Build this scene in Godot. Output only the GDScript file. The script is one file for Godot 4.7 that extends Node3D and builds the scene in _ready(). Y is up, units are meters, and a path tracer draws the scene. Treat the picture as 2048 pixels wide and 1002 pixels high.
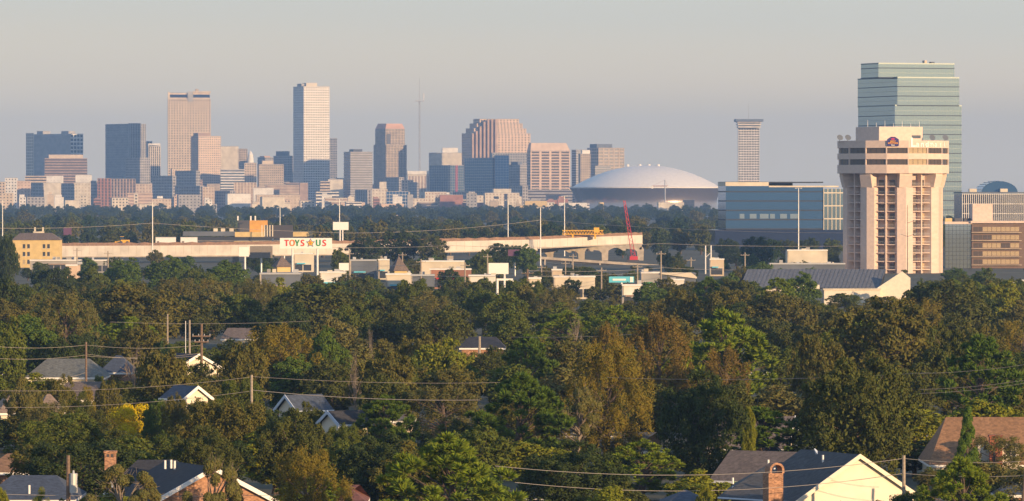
extends Node3D
# The place is laid out in metres: eye 28 m above the ground, looking along -Z.
const F := 11000.0      # focal length in photo pixels
const HZ := 390.0       # eye level in photo pixels
const CX := 1024.0
const EH := 28.0
const SUN_AZ := 46.0
const SUN_EL := 9.5

var taken := {}
var mats := {}
var tex := {}
var rng := RandomNumberGenerator.new()

func gx(px: float, D: float) -> float: return (px - CX) / F * D
func gy(py: float, D: float) -> float: return EH - (py - HZ) / F * D
func at(px: float, py: float, D: float) -> Vector3: return Vector3(gx(px, D), gy(py, D), -D)
func ms(px: float, D: float) -> float: return px * D / F

class MB:
	var v := PackedVector3Array()
	var n := PackedVector3Array()
	var c := PackedColorArray()
	var col := Color(1, 1, 1)
	var coloured := false
	func tri(a: Vector3, b: Vector3, d: Vector3) -> void:
		var nn := (b - a).cross(d - a).normalized()
		v.append(a); v.append(d); v.append(b)
		n.append(nn); n.append(nn); n.append(nn)
		if coloured: c.append(col); c.append(col); c.append(col)
	func quad(a: Vector3, b: Vector3, d: Vector3, e: Vector3) -> void:
		tri(a, b, d); tri(a, d, e)
	func box(x0: float, x1: float, y0: float, y1: float, z0: float, z1: float, t := Transform3D.IDENTITY) -> void:
		var p := []
		for k in 8: p.append(t * Vector3(x1 if k & 1 else x0, y1 if k & 2 else y0, z1 if k & 4 else z0))
		quad(p[4], p[5], p[7], p[6]); quad(p[1], p[0], p[2], p[3])
		quad(p[5], p[1], p[3], p[7]); quad(p[0], p[4], p[6], p[2])
		quad(p[6], p[7], p[3], p[2]); quad(p[0], p[1], p[5], p[4])
	func tube(a: Vector3, b: Vector3, r0: float, r1: float, seg := 6) -> void:
		var d := (b - a).normalized()
		var u := d.cross(Vector3(0, 0, 1) if absf(d.z) < 0.9 else Vector3(1, 0, 0)).normalized()
		var w := d.cross(u)
		for k in seg:
			var f := TAU * k / seg
			var g := TAU * (k + 1) / seg
			var e0 := u * cos(f) + w * sin(f)
			var e1 := u * cos(g) + w * sin(g)
			quad(a + e0 * r0, a + e1 * r0, b + e1 * r1, b + e0 * r1)
			if r1 > 0.001: tri(b, b + e0 * r1, b + e1 * r1)
			tri(a, a + e1 * r0, a + e0 * r0)
	func prism(poly: PackedVector2Array, z0: float, z1: float, t := Transform3D.IDENTITY) -> void:
		# poly runs counter-clockwise in x,y; extruded along z
		var area := 0.0
		for k in poly.size(): area += poly[k].cross(poly[(k + 1) % poly.size()])
		if area < 0.0: poly.reverse()
		var ix := Geometry2D.triangulate_polygon(poly)
		for k in range(0, ix.size(), 3):
			var a := poly[ix[k]]; var b := poly[ix[k + 1]]; var d := poly[ix[k + 2]]
			if (b - a).cross(d - a) < 0: var s := b; b = d; d = s
			tri(t * Vector3(a.x, a.y, z1), t * Vector3(b.x, b.y, z1), t * Vector3(d.x, d.y, z1))
			tri(t * Vector3(a.x, a.y, z0), t * Vector3(d.x, d.y, z0), t * Vector3(b.x, b.y, z0))
		for k in poly.size():
			var a := poly[k]; var b := poly[(k + 1) % poly.size()]
			quad(t * Vector3(a.x, a.y, z0), t * Vector3(b.x, b.y, z0), t * Vector3(b.x, b.y, z1), t * Vector3(a.x, a.y, z1))
	func ring(r0: float, r1: float, y0: float, y1: float, seg: int, a0 := 0.0, a1 := TAU) -> void:
		# outer skin of a turned shape between two heights, facing outwards
		for k in seg:
			var f := a0 + (a1 - a0) * k / seg
			var g := a0 + (a1 - a0) * (k + 1) / seg
			quad(Vector3(sin(f) * r0, y0, cos(f) * r0), Vector3(sin(g) * r0, y0, cos(g) * r0), Vector3(sin(g) * r1, y1, cos(g) * r1), Vector3(sin(f) * r1, y1, cos(f) * r1))
	func disc(r: float, y: float, seg: int, up := true) -> void:
		for k in seg:
			var f := TAU * k / seg
			var g := TAU * (k + 1) / seg
			if up: tri(Vector3(0, y, 0), Vector3(sin(f) * r, y, cos(f) * r), Vector3(sin(g) * r, y, cos(g) * r))
			else: tri(Vector3(0, y, 0), Vector3(sin(g) * r, y, cos(g) * r), Vector3(sin(f) * r, y, cos(f) * r))
	func mesh() -> ArrayMesh:
		var arr := []
		arr.resize(Mesh.ARRAY_MAX)
		arr[Mesh.ARRAY_VERTEX] = v
		arr[Mesh.ARRAY_NORMAL] = n
		if coloured: arr[Mesh.ARRAY_COLOR] = c
		var m := ArrayMesh.new()
		m.add_surface_from_arrays(Mesh.PRIMITIVE_TRIANGLES, arr)
		return m

func numbered(called: String) -> String:
	var k: int = taken.get(called, 0)
	taken[called] = k + 1
	return called if k == 0 else "%s_%03d" % [called, k]
func tag(o: Node, label: String, category: String, group := "") -> Node:
	o.set_meta("label", label); o.set_meta("category", category)
	if group != "": o.set_meta("group", group)
	return o
func thing(called: String, label: String, category: String, pos := Vector3.ZERO, yaw := 0.0, group := "") -> Node3D:
	var o := Node3D.new()
	o.name = numbered(called)
	add_child(o)
	o.position = pos; o.rotation.y = deg_to_rad(yaw)
	tag(o, label, category, group)
	return o
func part(mb: MB, called: String, m: Material, parent: Node, stuff := false) -> MeshInstance3D:
	var o := MeshInstance3D.new()
	o.name = called if parent != self else numbered(called)
	o.mesh = mb.mesh()
	o.material_override = m
	parent.add_child(o, true)
	if stuff: o.set_meta("kind", "stuff")
	return o
func boxpart(called: String, m: Material, parent: Node, x0: float, x1: float, y0: float, y1: float, z0: float, z1: float) -> MeshInstance3D:
	var b := MB.new(); b.box(x0, x1, y0, y1, z0, z1)
	return part(b, called, m, parent)

func noise_tex(key: String, lo: float, hi: float, freq: float, oct := 4, size := 256) -> ImageTexture:
	if tex.has(key): return tex[key]
	var nz := FastNoiseLite.new()
	nz.seed = hash(key) % 1000; nz.frequency = freq; nz.fractal_octaves = oct
	var im := nz.get_seamless_image(size, size)
	im.convert(Image.FORMAT_RGB8)
	for y in size:
		for x in size:
			var g := lerpf(lo, hi, im.get_pixel(x, y).r)
			im.set_pixel(x, y, Color(g, g, g))
	tex[key] = ImageTexture.create_from_image(im)
	return tex[key]
func mat(key: String, lin: Color, rough := 0.85, metal := 0.0, grain := 0.0, tile := 20.0) -> StandardMaterial3D:
	if mats.has(key): return mats[key]
	var m := StandardMaterial3D.new()
	m.albedo_color = lin.linear_to_srgb()
	m.roughness = rough; m.metallic = metal
	if grain > 0.0:
		m.albedo_texture = noise_tex("g%.2f" % grain, 1.0 - grain, 1.0, 0.02, 5)
		m.uv1_triplanar = true; m.uv1_world_triplanar = true
		m.uv1_scale = Vector3.ONE / tile
	mats[key] = m
	return m
func M(key: String) -> StandardMaterial3D: return mats[key]

func materials() -> void:
	# walls seen from kilometres away
	mat("cream", Color(0.74, 0.65, 0.5), 0.9, 0, 0.18, 60)
	mat("white", Color(0.82, 0.77, 0.68), 0.85, 0, 0.15, 60)
	mat("tan", Color(0.55, 0.44, 0.31), 0.9, 0, 0.2, 60)
	mat("sand", Color(0.7, 0.56, 0.4), 0.9, 0, 0.18, 60)
	mat("pink", Color(0.69, 0.51, 0.37), 0.9, 0, 0.15, 60)
	mat("brown", Color(0.45, 0.32, 0.24), 0.9, 0, 0.2, 60)
	mat("brick", Color(0.42, 0.2, 0.13), 0.9, 0, 0.2, 60)
	mat("grey", Color(0.42, 0.4, 0.37), 0.9, 0, 0.2, 60)
	mat("dark", Color(0.1, 0.1, 0.11), 0.8, 0, 0.2, 60)
	mat("slate", Color(0.15, 0.17, 0.2), 0.8, 0, 0.2, 60)
	mat("salmon", Color(0.58, 0.34, 0.23), 0.7, 0, 0.15, 60)
	mat("roofgravel", Color(0.4, 0.37, 0.33), 0.95, 0, 0.3, 30)
	mat("yellowwall", Color(0.68, 0.5, 0.22), 0.9, 0, 0.12, 15)
	mat("orangewall", Color(0.7, 0.36, 0.08), 0.9, 0, 0.12, 15)
	mat("hotelwall", Color(0.72, 0.56, 0.46), 0.88, 0, 0.1, 9)
	mat("concrete", Color(0.52, 0.45, 0.36), 0.92, 0, 0.22, 18)
	mat("girder", Color(0.68, 0.62, 0.54), 0.85, 0, 0.16, 30)
	mat("dirt", Color(0.42, 0.24, 0.13), 0.95, 0, 0.3, 8)
	# glass
	mat("glass", Color(0.05, 0.055, 0.065), 0.25, 0.0)
	mat("glassbrown", Color(0.09, 0.07, 0.055), 0.25, 0.0)
	mat("glassblue", Color(0.1, 0.17, 0.24), 0.15, 0.5)
	mat("glassgreen", Color(0.36, 0.45, 0.45), 0.06, 0.9)
	mat("glassdeep", Color(0.015, 0.025, 0.06), 0.2, 0.0)
	mat("mirror", Color(0.62, 0.68, 0.66), 0.03, 0.95)
	mat("steelblue", Color(0.085, 0.18, 0.33), 0.1, 0.7)
	mat("officebrown", Color(0.2, 0.135, 0.1), 0.9, 0, 0.15, 6)
	mat("mullion", Color(0.025, 0.03, 0.04), 0.7, 0.0)
	mat("curtain", Color(0.52, 0.4, 0.24), 0.9, 0, 0.25, 2.5)
	# metal and paint
	mat("domeroof", Color(0.84, 0.77, 0.66), 0.55, 0.0, 0.07, 40)
	mat("domewall", Color(0.5, 0.41, 0.35), 0.24, 0.85, 0.08, 30)
	mat("galvanised", Color(0.5, 0.5, 0.49), 0.5, 0.4)
	mat("darksteel", Color(0.07, 0.065, 0.07), 0.6, 0.2)
	mat("redpaint", Color(0.5, 0.03, 0.04), 0.6)
	mat("yellowpaint", Color(0.75, 0.4, 0.03), 0.55)
	mat("whitepaint", Color(0.8, 0.77, 0.72), 0.6, 0, 0.06, 6)
	mat("signwhite", Color(0.82, 0.79, 0.72), 0.5)
	mat("cyan", Color(0.12, 0.5, 0.62), 0.5)
	mat("purple", Color(0.12, 0.05, 0.1), 0.6)
	mat("greyboard", Color(0.24, 0.21, 0.18), 0.8, 0, 0.1, 4)
	mat("wood", Color(0.25, 0.17, 0.12), 0.95, 0, 0.3, 1.5)
	mat("palewood", Color(0.42, 0.35, 0.27), 0.95, 0, 0.25, 1.5)
	mat("cable", Color(0.36, 0.32, 0.28), 0.6, 0.2)
	# houses
	mat("creamsiding", Color(0.76, 0.68, 0.54), 0.85, 0, 0.06, 5)
	mat("whitetrim", Color(0.8, 0.77, 0.72), 0.7)
	mat("blueshadetrim", Color(0.5, 0.56, 0.64), 0.7)  # white trim with the blue of shade mixed into its colour
	mat("pane", Color(0.06, 0.08, 0.1), 0.08, 0.3)
	shingle("shinglegrey", Color(0.085, 0.087, 0.09))
	shingle("shingledark", Color(0.045, 0.045, 0.05))
	shingle("shinglebrown", Color(0.2, 0.15, 0.12))
	shingle("shingletan", Color(0.34, 0.24, 0.17))
	shingle("shingleorange", Color(0.36, 0.19, 0.09))
	shingle("shingleblue", Color(0.075, 0.095, 0.13))  # dark blue roofs, and roofs whose blue shade is put into the colour
	shingle("shinglered", Color(0.24, 0.09, 0.06))
	shingle("shinglegreen", Color(0.2, 0.2, 0.17))
	shingle("metalroof", Color(0.17, 0.18, 0.2))
	bricks("housebrick", Color(0.5, 0.27, 0.16))
	bricks("paintedbrick", Color(0.36, 0.12, 0.07))
	mat("bark", Color(0.16, 0.115, 0.085), 0.95, 0, 0.35, 1.2)
	mat("palebark", Color(0.3, 0.24, 0.18), 0.95, 0, 0.3, 1.2)
func shingle(key: String, lin: Color) -> void:
	if not tex.has("shingle"):
		var r := RandomNumberGenerator.new(); r.seed = 5
		var im := Image.create(256, 256, false, Image.FORMAT_RGB8)
		for row in 32:
			var x := -r.randi_range(0, 12)
			while x < 256:
				var w := r.randi_range(9, 20)
				var g := r.randf_range(0.72, 1.0)
				im.fill_rect(Rect2i(x, row * 8, w, 8), Color(g, g, g))
				x += w
		tex["shingle"] = ImageTexture.create_from_image(im)
	var m := mat(key, lin, 0.95)
	m.albedo_texture = tex["shingle"]
	m.uv1_triplanar = true; m.uv1_world_triplanar = true; m.uv1_scale = Vector3.ONE / 4.6
func bricks(key: String, lin: Color) -> void:
	if not tex.has("brick"):
		var r := RandomNumberGenerator.new(); r.seed = 9
		var im := Image.create(256, 256, false, Image.FORMAT_RGB8)
		im.fill(Color(0.95, 0.95, 0.93))
		for row in 32:
			for k in range(-1, 12):
				var g := r.randf_range(0.6, 1.0)
				im.fill_rect(Rect2i(k * 22 + (11 if row & 1 else 0), row * 8, 20, 7), Color(g, g, g))
		tex["brick"] = ImageTexture.create_from_image(im)
	var m := mat(key, lin, 0.92)
	m.albedo_texture = tex["brick"]
	m.uv1_triplanar = true; m.uv1_world_triplanar = true; m.uv1_scale = Vector3.ONE / 2.6

func sky_image() -> Image:
	# air only: pale warm grey low down, a grey-lilac layer of haze just above the horizon, blue overhead
	var h := 1024
	var im := Image.create(2048, h, false, Image.FORMAT_RGBF)
	var nz := FastNoiseLite.new(); nz.seed = 4; nz.frequency = 0.004; nz.fractal_octaves = 4
	var stops := [[-90.0, Color(0.3, 0.28, 0.25)], [-0.01, Color(0.44, 0.39, 0.31)], [0.0, Color(0.6, 0.5, 0.35)], [0.3, Color(0.575, 0.475, 0.335)], [0.66, Color(0.555, 0.46, 0.325)],
		[0.86, Color(0.6, 0.5, 0.36)], [1.15, Color(0.58, 0.505, 0.38)], [2.0, Color(0.505, 0.485, 0.41)], [4.0, Color(0.47, 0.475, 0.44)], [10.0, Color(0.39, 0.45, 0.51)], [30.0, Color(0.25, 0.34, 0.49)], [90.0, Color(0.13, 0.22, 0.41)]]
	var saz := deg_to_rad(SUN_AZ); var sel := deg_to_rad(SUN_EL)
	var sd := Vector3(sin(saz) * cos(sel), sin(sel), cos(saz) * cos(sel))
	for y in h:
		var el := 90.0 - (y + 0.5) / h * 180.0
		for x in 2048:
			var e := el
			if el > 0.0 and el < 6.0: e = maxf(0.0, el + nz.get_noise_2d(cos(TAU * x / 2048.0) * 300.0, sin(TAU * x / 2048.0) * 300.0 + el * 160.0) * 0.55)
			var k := 0
			while k < stops.size() - 2 and e > stops[k + 1][0]: k += 1
			var c: Color = stops[k][1].lerp(stops[k + 1][1], clampf((e - stops[k][0]) / (stops[k + 1][0] - stops[k][0]), 0, 1))
			if el > -1.0:   # hazy aureole round the low sun
				var lon := TAU * (x + 0.5) / 2048.0
				var ev := deg_to_rad(el)
				var dv := Vector3(sin(lon) * cos(ev), sin(ev), -cos(lon) * cos(ev))
				var q := rad_to_deg(acos(clampf(dv.dot(sd), -1, 1))) / 13.0
				var gl := exp(-q * q) * clampf(el + 1.0, 0, 1)
				c += Color(0.75, 0.55, 0.3) * gl
			im.set_pixel(x, y, c)
	return im

func _ready() -> void:
	rng.seed = 20
	var cam := Camera3D.new()
	cam.name = "camera"
	cam.fov = rad_to_deg(2.0 * atan(501.0 / F))
	cam.near = 1.0; cam.far = 40000.0
	cam.position = Vector3(0, EH, 0)
	cam.rotation.x = -atan((501.0 - HZ) / F)
	add_child(cam); cam.current = true
	var env := Environment.new()
	env.background_mode = Environment.BG_SKY
	var sm := PanoramaSkyMaterial.new()
	sm.panorama = ImageTexture.create_from_image(sky_image())
	var sk := Sky.new(); sk.sky_material = sm
	env.sky = sk
	env.tonemap_mode = Environment.TONE_MAPPER_LINEAR
	env.tonemap_exposure = 1.45
	env.sdfgi_enabled = true; env.ssao_enabled = true; env.ssil_enabled = true
	env.fog_enabled = true
	env.fog_density = 0.00006
	env.fog_light_color = Color(0.58, 0.76, 1.0)
	var we := WorldEnvironment.new(); we.name = "world_environment"; we.environment = env
	add_child(we)
	var sun := DirectionalLight3D.new(); sun.name = "sun"
	var az := deg_to_rad(SUN_AZ); var el := deg_to_rad(SUN_EL)
	sun.basis = Basis.looking_at(-Vector3(sin(az) * cos(el), sin(el), cos(az) * cos(el)))
	sun.light_energy = 1.6
	sun.light_color = Color(1.0, 0.84, 0.64)
	sun.light_angular_distance = 0.5
	sun.shadow_enabled = true
	add_child(sun)
	materials()
	setting()
	downtown()
	lakeside()
	hotel()
	highway()
	strip()
	houses()
	trees()
	poles_and_wires()

func setting() -> void:
	var g := MB.new()
	g.quad(Vector3(-9000, 0, 200), Vector3(9000, 0, 200), Vector3(9000, 0, -13500), Vector3(-9000, 0, -13500))
	var gm := mat("ground", Color(0.1, 0.1, 0.055), 1.0, 0, 0.45, 90)
	var o := part(g, "ground", gm, self); o.set_meta("kind", "structure")
	var asphalt := mat("asphalt", Color(0.07, 0.068, 0.065), 0.95, 0, 0.2, 12)
	for r in [[1560.0, 16.0], [1180.0, 9.0], [860.0, 8.0], [640.0, 8.0], [500.0, 8.0]]:
		var b := MB.new(); b.box(-260, 260, 0.0, 0.03, -r[0] - r[1] / 2, -r[0] + r[1] / 2)
		var q := part(b, "road", asphalt, self); q.set_meta("kind", "structure")
		var cb := mat("kerb", Color(0.42, 0.4, 0.36), 0.95)
		for s in [-1, 1]:
			var kb := MB.new()
			var z: float = -r[0] + s * (r[1] / 2 + 0.1)
			kb.box(-260, 260, 0.0, 0.14, z - 0.1, z + 0.1)
			var kk := part(kb, "kerb", cb, self); kk.set_meta("kind", "structure")

# ---------- city buildings ----------
const STYLES := {"grid": [0.42, 0.42], "bands": [0.0, 0.5], "piers": [0.5, 0.16], "curtain": [0.08, 0.12], "plain": [0.62, 0.6], "glassbands": [0.03, 0.16], "dense": [0.55, 0.5], "open": [0.22, 0.36], "blank": [0.9, 0.9]}
func block(parent: Node3D, x0: float, x1: float, y0: float, y1: float, z0: float, z1: float, style: String, wall: String, glass: String, fh := 3.9, bay := 4.0) -> void:
	var st: Array = STYLES[style]
	var k := 0.4
	boxpart("glazing", M(glass), parent, x0 + k, x1 - k, y0, y1 - 0.1, z0 + k, z1 - k)
	var rows := maxi(1, roundi((y1 - y0) / fh))
	var rh := (y1 - y0) / rows
	if st[1] > 0.0:
		var sp := MB.new()
		for r in rows + 1:
			var yc := y0 + r * rh
			var hb: float = rh * st[1] * 0.5
			var ya := maxf(y0, yc - hb)
			var yb := minf(y1 - 0.02, yc + hb)
			sp.box(x0 + 0.08, x1 - 0.08, ya, yb, z0 + 0.08, z1 - 0.08)
		part(sp, "floor_band", M(wall), parent, true)
	if st[0] > 0.0:
		var pr := MB.new()
		var nx := maxi(1, roundi((x1 - x0) / bay))
		var bw := (x1 - x0) / nx
		var pw: float = bw * st[0]
		for c in nx + 1:
			var xc := x0 + c * bw
			var xa := maxf(x0, xc - pw / 2); var xb := minf(x1, xc + pw / 2)
			pr.box(xa, xb, y0, y1, z1 - 0.5, z1)
			pr.box(xa, xb, y0, y1, z0, z0 + 0.5)
		var nz := maxi(1, roundi((z1 - z0) / bay))
		bw = (z1 - z0) / nz
		pw = bw * st[0]
		for c in nz + 1:
			var zc := z0 + c * bw
			var za := maxf(z0 + 0.51, zc - pw / 2); var zb := minf(z1 - 0.51, zc + pw / 2)
			if zb <= za: continue
			pr.box(x1 - 0.5, x1, y0, y1, za, zb)
			pr.box(x0, x0 + 0.5, y0, y1, za, zb)
		part(pr, "wall_pier", M(wall), parent, true)
	boxpart("roof", M("roofgravel") if wall != "dark" and wall != "slate" else M("slate"), parent, x0 + 0.02, x1 - 0.02, y1 - 0.05, y1 + 0.5, z0 + 0.02, z1 - 0.02)
func tower(called: String, label: String, px0: float, pc: float, px1: float, yt: float, D: float, th: float, style: String, wall: String, glass: String, fh := 3.9, bay := 4.0, houses := [], group := "") -> Node3D:
	var t := deg_to_rad(maxf(th, 0.01))
	var a := ms(px1 - pc, D) / cos(t)
	var b := ms(pc - px0, D) / sin(t) if pc > px0 + 0.5 else a * 0.7
	b = minf(b, 130.0)
	var h := gy(yt, D)
	# the nearest corner stands at pc, D
	var corner := Vector3(gx(pc, D), 0, -D)
	var pos := corner - Vector3(-a / 2 * cos(t) + b / 2 * sin(t), 0, a / 2 * sin(t) + b / 2 * cos(t))
	var o := thing(called, label, "building", pos, rad_to_deg(t), group)
	block(o, -a / 2, a / 2, 0, h, -b / 2, b / 2, style, wall, glass, fh, bay)
	for p in houses:   # rooftop boxes: from, to as shares of the front, height, material
		boxpart("penthouse", M(p[3]), o, -a / 2 + a * p[0], -a / 2 + a * p[1], h + 0.45, h + p[2], -b * 0.32, b * 0.3)
	return o

func downtown() -> void:
	var T := "office_tower"
	# --- towers, west to east as they stand on the skyline
	var o := tower(T, "wide grey slab tower with two rooftop boxes and pale striped end", 60, 141, 165, 268, 9100, 40, "open", "white", "glass", 6.5, 7.0)
	o.name = "hotel_slab"
	var bb := ms(81, 9100) / sin(deg_to_rad(40)); var aa := ms(24, 9100) / cos(deg_to_rad(40))
	var hh := gy(268, 9100)
	boxpart("side_wall", M("grey"), o, -aa / 2 - 1.2, -aa / 2 + 0.3, 0, hh - 0.3, -bb / 2, bb / 2)
	boxpart("penthouse", M("grey"), o, -aa / 2, aa * 0.1, hh, hh + 5.5, -bb * 0.42, -bb * 0.26)
	boxpart("penthouse", M("grey"), o, -aa / 2, aa * 0.1, hh, hh + 5, bb * 0.25, bb * 0.42)
	tower(T, "slim cream end wing against the grey slab tower with rooftop boxes", 52, 52, 67, 267, 9110, 0, "dense", "cream", "glassbrown", 5, 3.5)
	tower(T, "brown banded block with pale setback penthouse before the grey slab tower", 89, 89, 174, 317, 8500, 4, "bands", "brown", "glassbrown", 4.2, 6, [[0.1, 0.9, 6, "sand"]])
	tower(T, "dark flat-topped tower with greyish lit end and a vertical recess", 204, 258, 291, 248, 9000, 30, "piers", "grey", "glass", 4, 3.2)
	tower(T, "slim greyish-tan shaft standing against the end of the dark flat-topped tower", 262, 262, 281, 247, 8930, 24, "piers", "grey", "glassbrown", 4, 3)
	tower(T, "low grey gridded block before the dark flat-topped tower", 248, 280, 300, 316, 8600, 34, "grid", "grey", "glassbrown", 4, 4)
	tower(T, "small grey stepped block between dark tower and cream banded tower", 289, 289, 304, 283, 9300, 0, "grid", "grey", "glass")
	tower(T, "cream tower with dark band under its flat top", 297, 297, 321, 293, 9150, 10, "piers", "cream", "glassbrown", 4, 3.2, [[0.05, 0.95, 2.5, "dark"], [0.0, 1.0, 5, "white"]])
	# tall sand tower with punched windows and a notched crown
	o = tower(T, "very tall sand-coloured tower with punched windows and notched dark crown", 334, 336, 421, 199, 8850, 6, "dense", "sand", "glassbrown", 4.0, 4.2)
	var w := ms(85, 8850) / cos(deg_to_rad(6)); var d: float = ms(2, 8850) / sin(deg_to_rad(6)); hh = gy(199, 8850)
	d = minf(d, 130)
	block(o, -w / 2 + 3, w / 2 - 1, hh + 0.6, gy(186, 8850), -d / 2 + 2, d / 2 - 1.5, "bands", "sand", "glassdeep", 11, 6)
	boxpart("crown_wall", M("sand"), o, -w / 2, -w / 2 + 3, hh + 0.4, gy(184, 8850), d / 2 - 7, d / 2)
	boxpart("crown_bay", M("grey"), o, -w * 0.04, w * 0.09, hh - 4, gy(183, 8850), d / 2 - 2, d / 2 + 0.5)
	boxpart("crown_wall", M("sand"), o, w * 0.09, w / 2, gy(186, 8850) + 0.4, gy(182.5, 8850), -d / 2 + 2, d / 2 - 0.2)
	boxpart("penthouse", M("tan"), o, w * 0.14, w * 0.22, gy(182.5, 8850), gy(178, 8850), -3, 6)
	tower(T, "brownish-pink gridded tower with shaded side before the very tall sand tower", 379.5, 397, 441, 272.6, 8700, 24, "grid", "pink", "glassbrown", 3.6, 3.2, [[0.05, 0.6, 5.5, "brown"]])
	tower(T, "smooth cream block with ribbed right half beside the brownish-pink tower", 442, 442, 477, 293, 9000, 5, "piers", "cream", "cream", 4, 5)
	tower(T, "white parking block with black horizontal openings under the smooth cream block", 441, 441, 489, 339, 8650, 4, "bands", "white", "glass", 4.2, 9)
	tower(T, "small tan office block with dark windows behind the cupola", 478, 478, 495, 298, 9250, 8, "grid", "tan", "glassbrown")
	# cupola building
	o = tower("cupola_building", "tan stone block crowned by a white domed cupola", 489, 489, 513, 326, 8900, 4, "dense", "sand", "glassbrown", 4, 4)
	var cu := MB.new(); hh = gy(326, 8900)
	cu.ring(5.3, 5.1, hh + 0.4, hh + 9, 16); cu.ring(4.4, 4.2, hh + 9, hh + 13, 16); cu.ring(4.6, 2.2, hh + 13, hh + 17.5, 16); cu.ring(2.2, 0.05, hh + 17.5, hh + 20.5, 16); cu.disc(5.1, hh + 9, 16)
	part(cu, "cupola", M("white"), o)
	tower(T, "mottled tan block with small pale penthouse between cupola and tallest tower", 514, 518, 567, 329, 8700, 12, "dense", "tan", "glassbrown", 3.8, 3.4, [[0.15, 0.6, 6, "sand"]])
	tower(T, "dark rounded-looking block with a red roof sign behind the mottled tan block", 514, 530, 546, 315, 9200, 34, "grid", "grey", "glassbrown", 4, 4, [[0.1, 0.8, 2.5, "salmon"]])
	tower(T, "dark grey-windowed block with rooftop plant beside the tallest tower", 545, 575, 586, 312, 9100, 34, "grid", "grey", "glassbrown", 4, 4, [[0.0, 0.9, 8, "slate"]])
	o = tower(T, "tallest pale stone tower with fine window grid and shaded narrow side", 584.4, 607.5, 658.5, 173, 9000, 23, "grid", "white", "glassbrown", 4.0, 3.0)
	w = ms(51, 9000) / cos(deg_to_rad(23)); hh = gy(173, 9000)
	boxpart("penthouse", M("cream"), o, -w * 0.3, w * 0.12, hh + 0.4, hh + 6.2, -6, 12)
	boxpart("penthouse", M("grey"), o, -w * 0.45, -w * 0.31, hh + 0.4, hh + 5, -12, 8)
	var lv := MB.new()
	for c in 19: lv.box(-w / 2 + 1 + c * (w - 3.2) / 18.0, -w / 2 + 2.2 + c * (w - 3.2) / 18.0, hh - 10, hh - 3, w / 2, w / 2 + 0.3)
	part(lv, "louvre", M("brown"), o, true)
	tower(T, "slim grey ribbed tower just behind the tallest pale tower", 655, 655, 674, 277, 9500, 0, "grid", "grey", "glass", 4, 2.6)
	tower(T, "cream low block at the foot of the tallest tower", 656, 656, 686, 359, 8700, 4, "blank", "cream", "glassbrown", 5, 6)
	tower(T, "grey banded office block with grey left side", 686, 700.6, 745, 304, 8700, 20, "bands", "grey", "glassbrown", 3.8, 5, [[0.2, 0.6, 4.5, "dark"]])
	# tower with salmon crown
	o = tower(T, "brown ribbed tower with setback upper shaft and salmon-red crown", 746, 772, 813, 290, 8800, 30, "piers", "tan", "glassbrown", 4, 2.8)
	w = ms(41, 8800) / cos(deg_to_rad(30)); d = ms(26, 8800) / sin(deg_to_rad(30)); hh = gy(290, 8800)
	block(o, -w / 2 + 0.8, w / 2 - 1.8, hh + 0.5, gy(258, 8800), -d / 2 + 4, d / 2 - 3, "piers", "tan", "glassbrown", 4, 2.8)
	var cr := MB.new(); var y0 := gy(258, 8800) + 0.5; var y1 := gy(247, 8800)
	var xa := -w / 2 + 1; var xb := w / 2 - 2; var za := -d / 2 + 4.2; var zb := d / 2 - 3.2
	var c0 := [Vector3(xa, y0, zb), Vector3(xb, y0, zb), Vector3(xb, y0, za), Vector3(xa, y0, za)]
	var c1 := [Vector3(xa + 3, y1, zb - 3), Vector3(xb - 3, y1, zb - 3), Vector3(xb - 3, y1, za + 3), Vector3(xa + 3, y1, za + 3)]
	for i in 4: cr.quad(c0[i], c0[(i + 1) % 4], c1[(i + 1) % 4], c1[i])
	cr.quad(c1[0], c1[1], c1[2], c1[3])
	part(cr, "crown", M("salmon"), o)
	boxpart("entrance_recess", M("glass"), o, -w * 0.42, -w * 0.25, gy(288, 8800), gy(268, 8800), d / 2 - 3.5, d / 2 - 2.7)
	tower(T, "grey block at the foot of the salmon-crowned tower", 771, 798, 808, 355, 8500, 34, "grid", "grey", "glassbrown")
	# lattice mast
	o = thing("radio_mast", "thin grey lattice mast with a platform near its top", "mast", Vector3(gx(838.8, 9300), 0, -9300))
	var mm := MB.new(); var mt := gy(155, 9300)
	for k in 3:
		var f := TAU * k / 3
		mm.tube(Vector3(cos(f) * 1.5, 0, sin(f) * 1.5), Vector3(cos(f) * 1.1, mt * 0.82, sin(f) * 1.1), 0.42, 0.36, 4)
	var yy := 4.0
	while yy < mt * 0.82:
		for k in 3:
			var f := TAU * k / 3; var g := TAU * (k + 1) / 3
			mm.tube(Vector3(cos(f) * 1.3, yy, sin(f) * 1.3), Vector3(cos(g) * 1.3, yy + 5, sin(g) * 1.3), 0.2, 0.2, 3)
		yy += 5
	mm.tube(Vector3(0, mt * 0.8, 0), Vector3(0, mt, 0), 0.5, 0.3, 5)
	part(mm, "lattice", M("grey"), o)
	boxpart("platform", M("galvanised"), o, -8, 8, gy(203, 9300), gy(201, 9300), -4, 4)
	var an := MB.new(); an.tube(Vector3(7.2, gy(201, 9300), 0), Vector3(7.2, gy(187, 9300), 0), 0.9, 0.9, 6)
	part(an, "antenna", M("white"), o)
	o = tower("colonnade_building", "white colonnaded block with tall openings under the lattice mast", 816, 816, 859.5, 349, 8700, 3, "piers", "cream", "brown", 30, 5.2)
	w = ms(43.5, 8700); hh = gy(349, 8700)
	boxpart("cornice", M("white"), o, -w / 2 - 0.8, w / 2 + 0.8, hh + 0.3, gy(342, 8700), -w * 0.35 - 0.5, w * 0.35 + 0.8)
	tower(T, "grey gridded block in front of the white colonnaded block", 816, 834, 838, 365, 8350, 34, "grid", "grey", "glassbrown")
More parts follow.
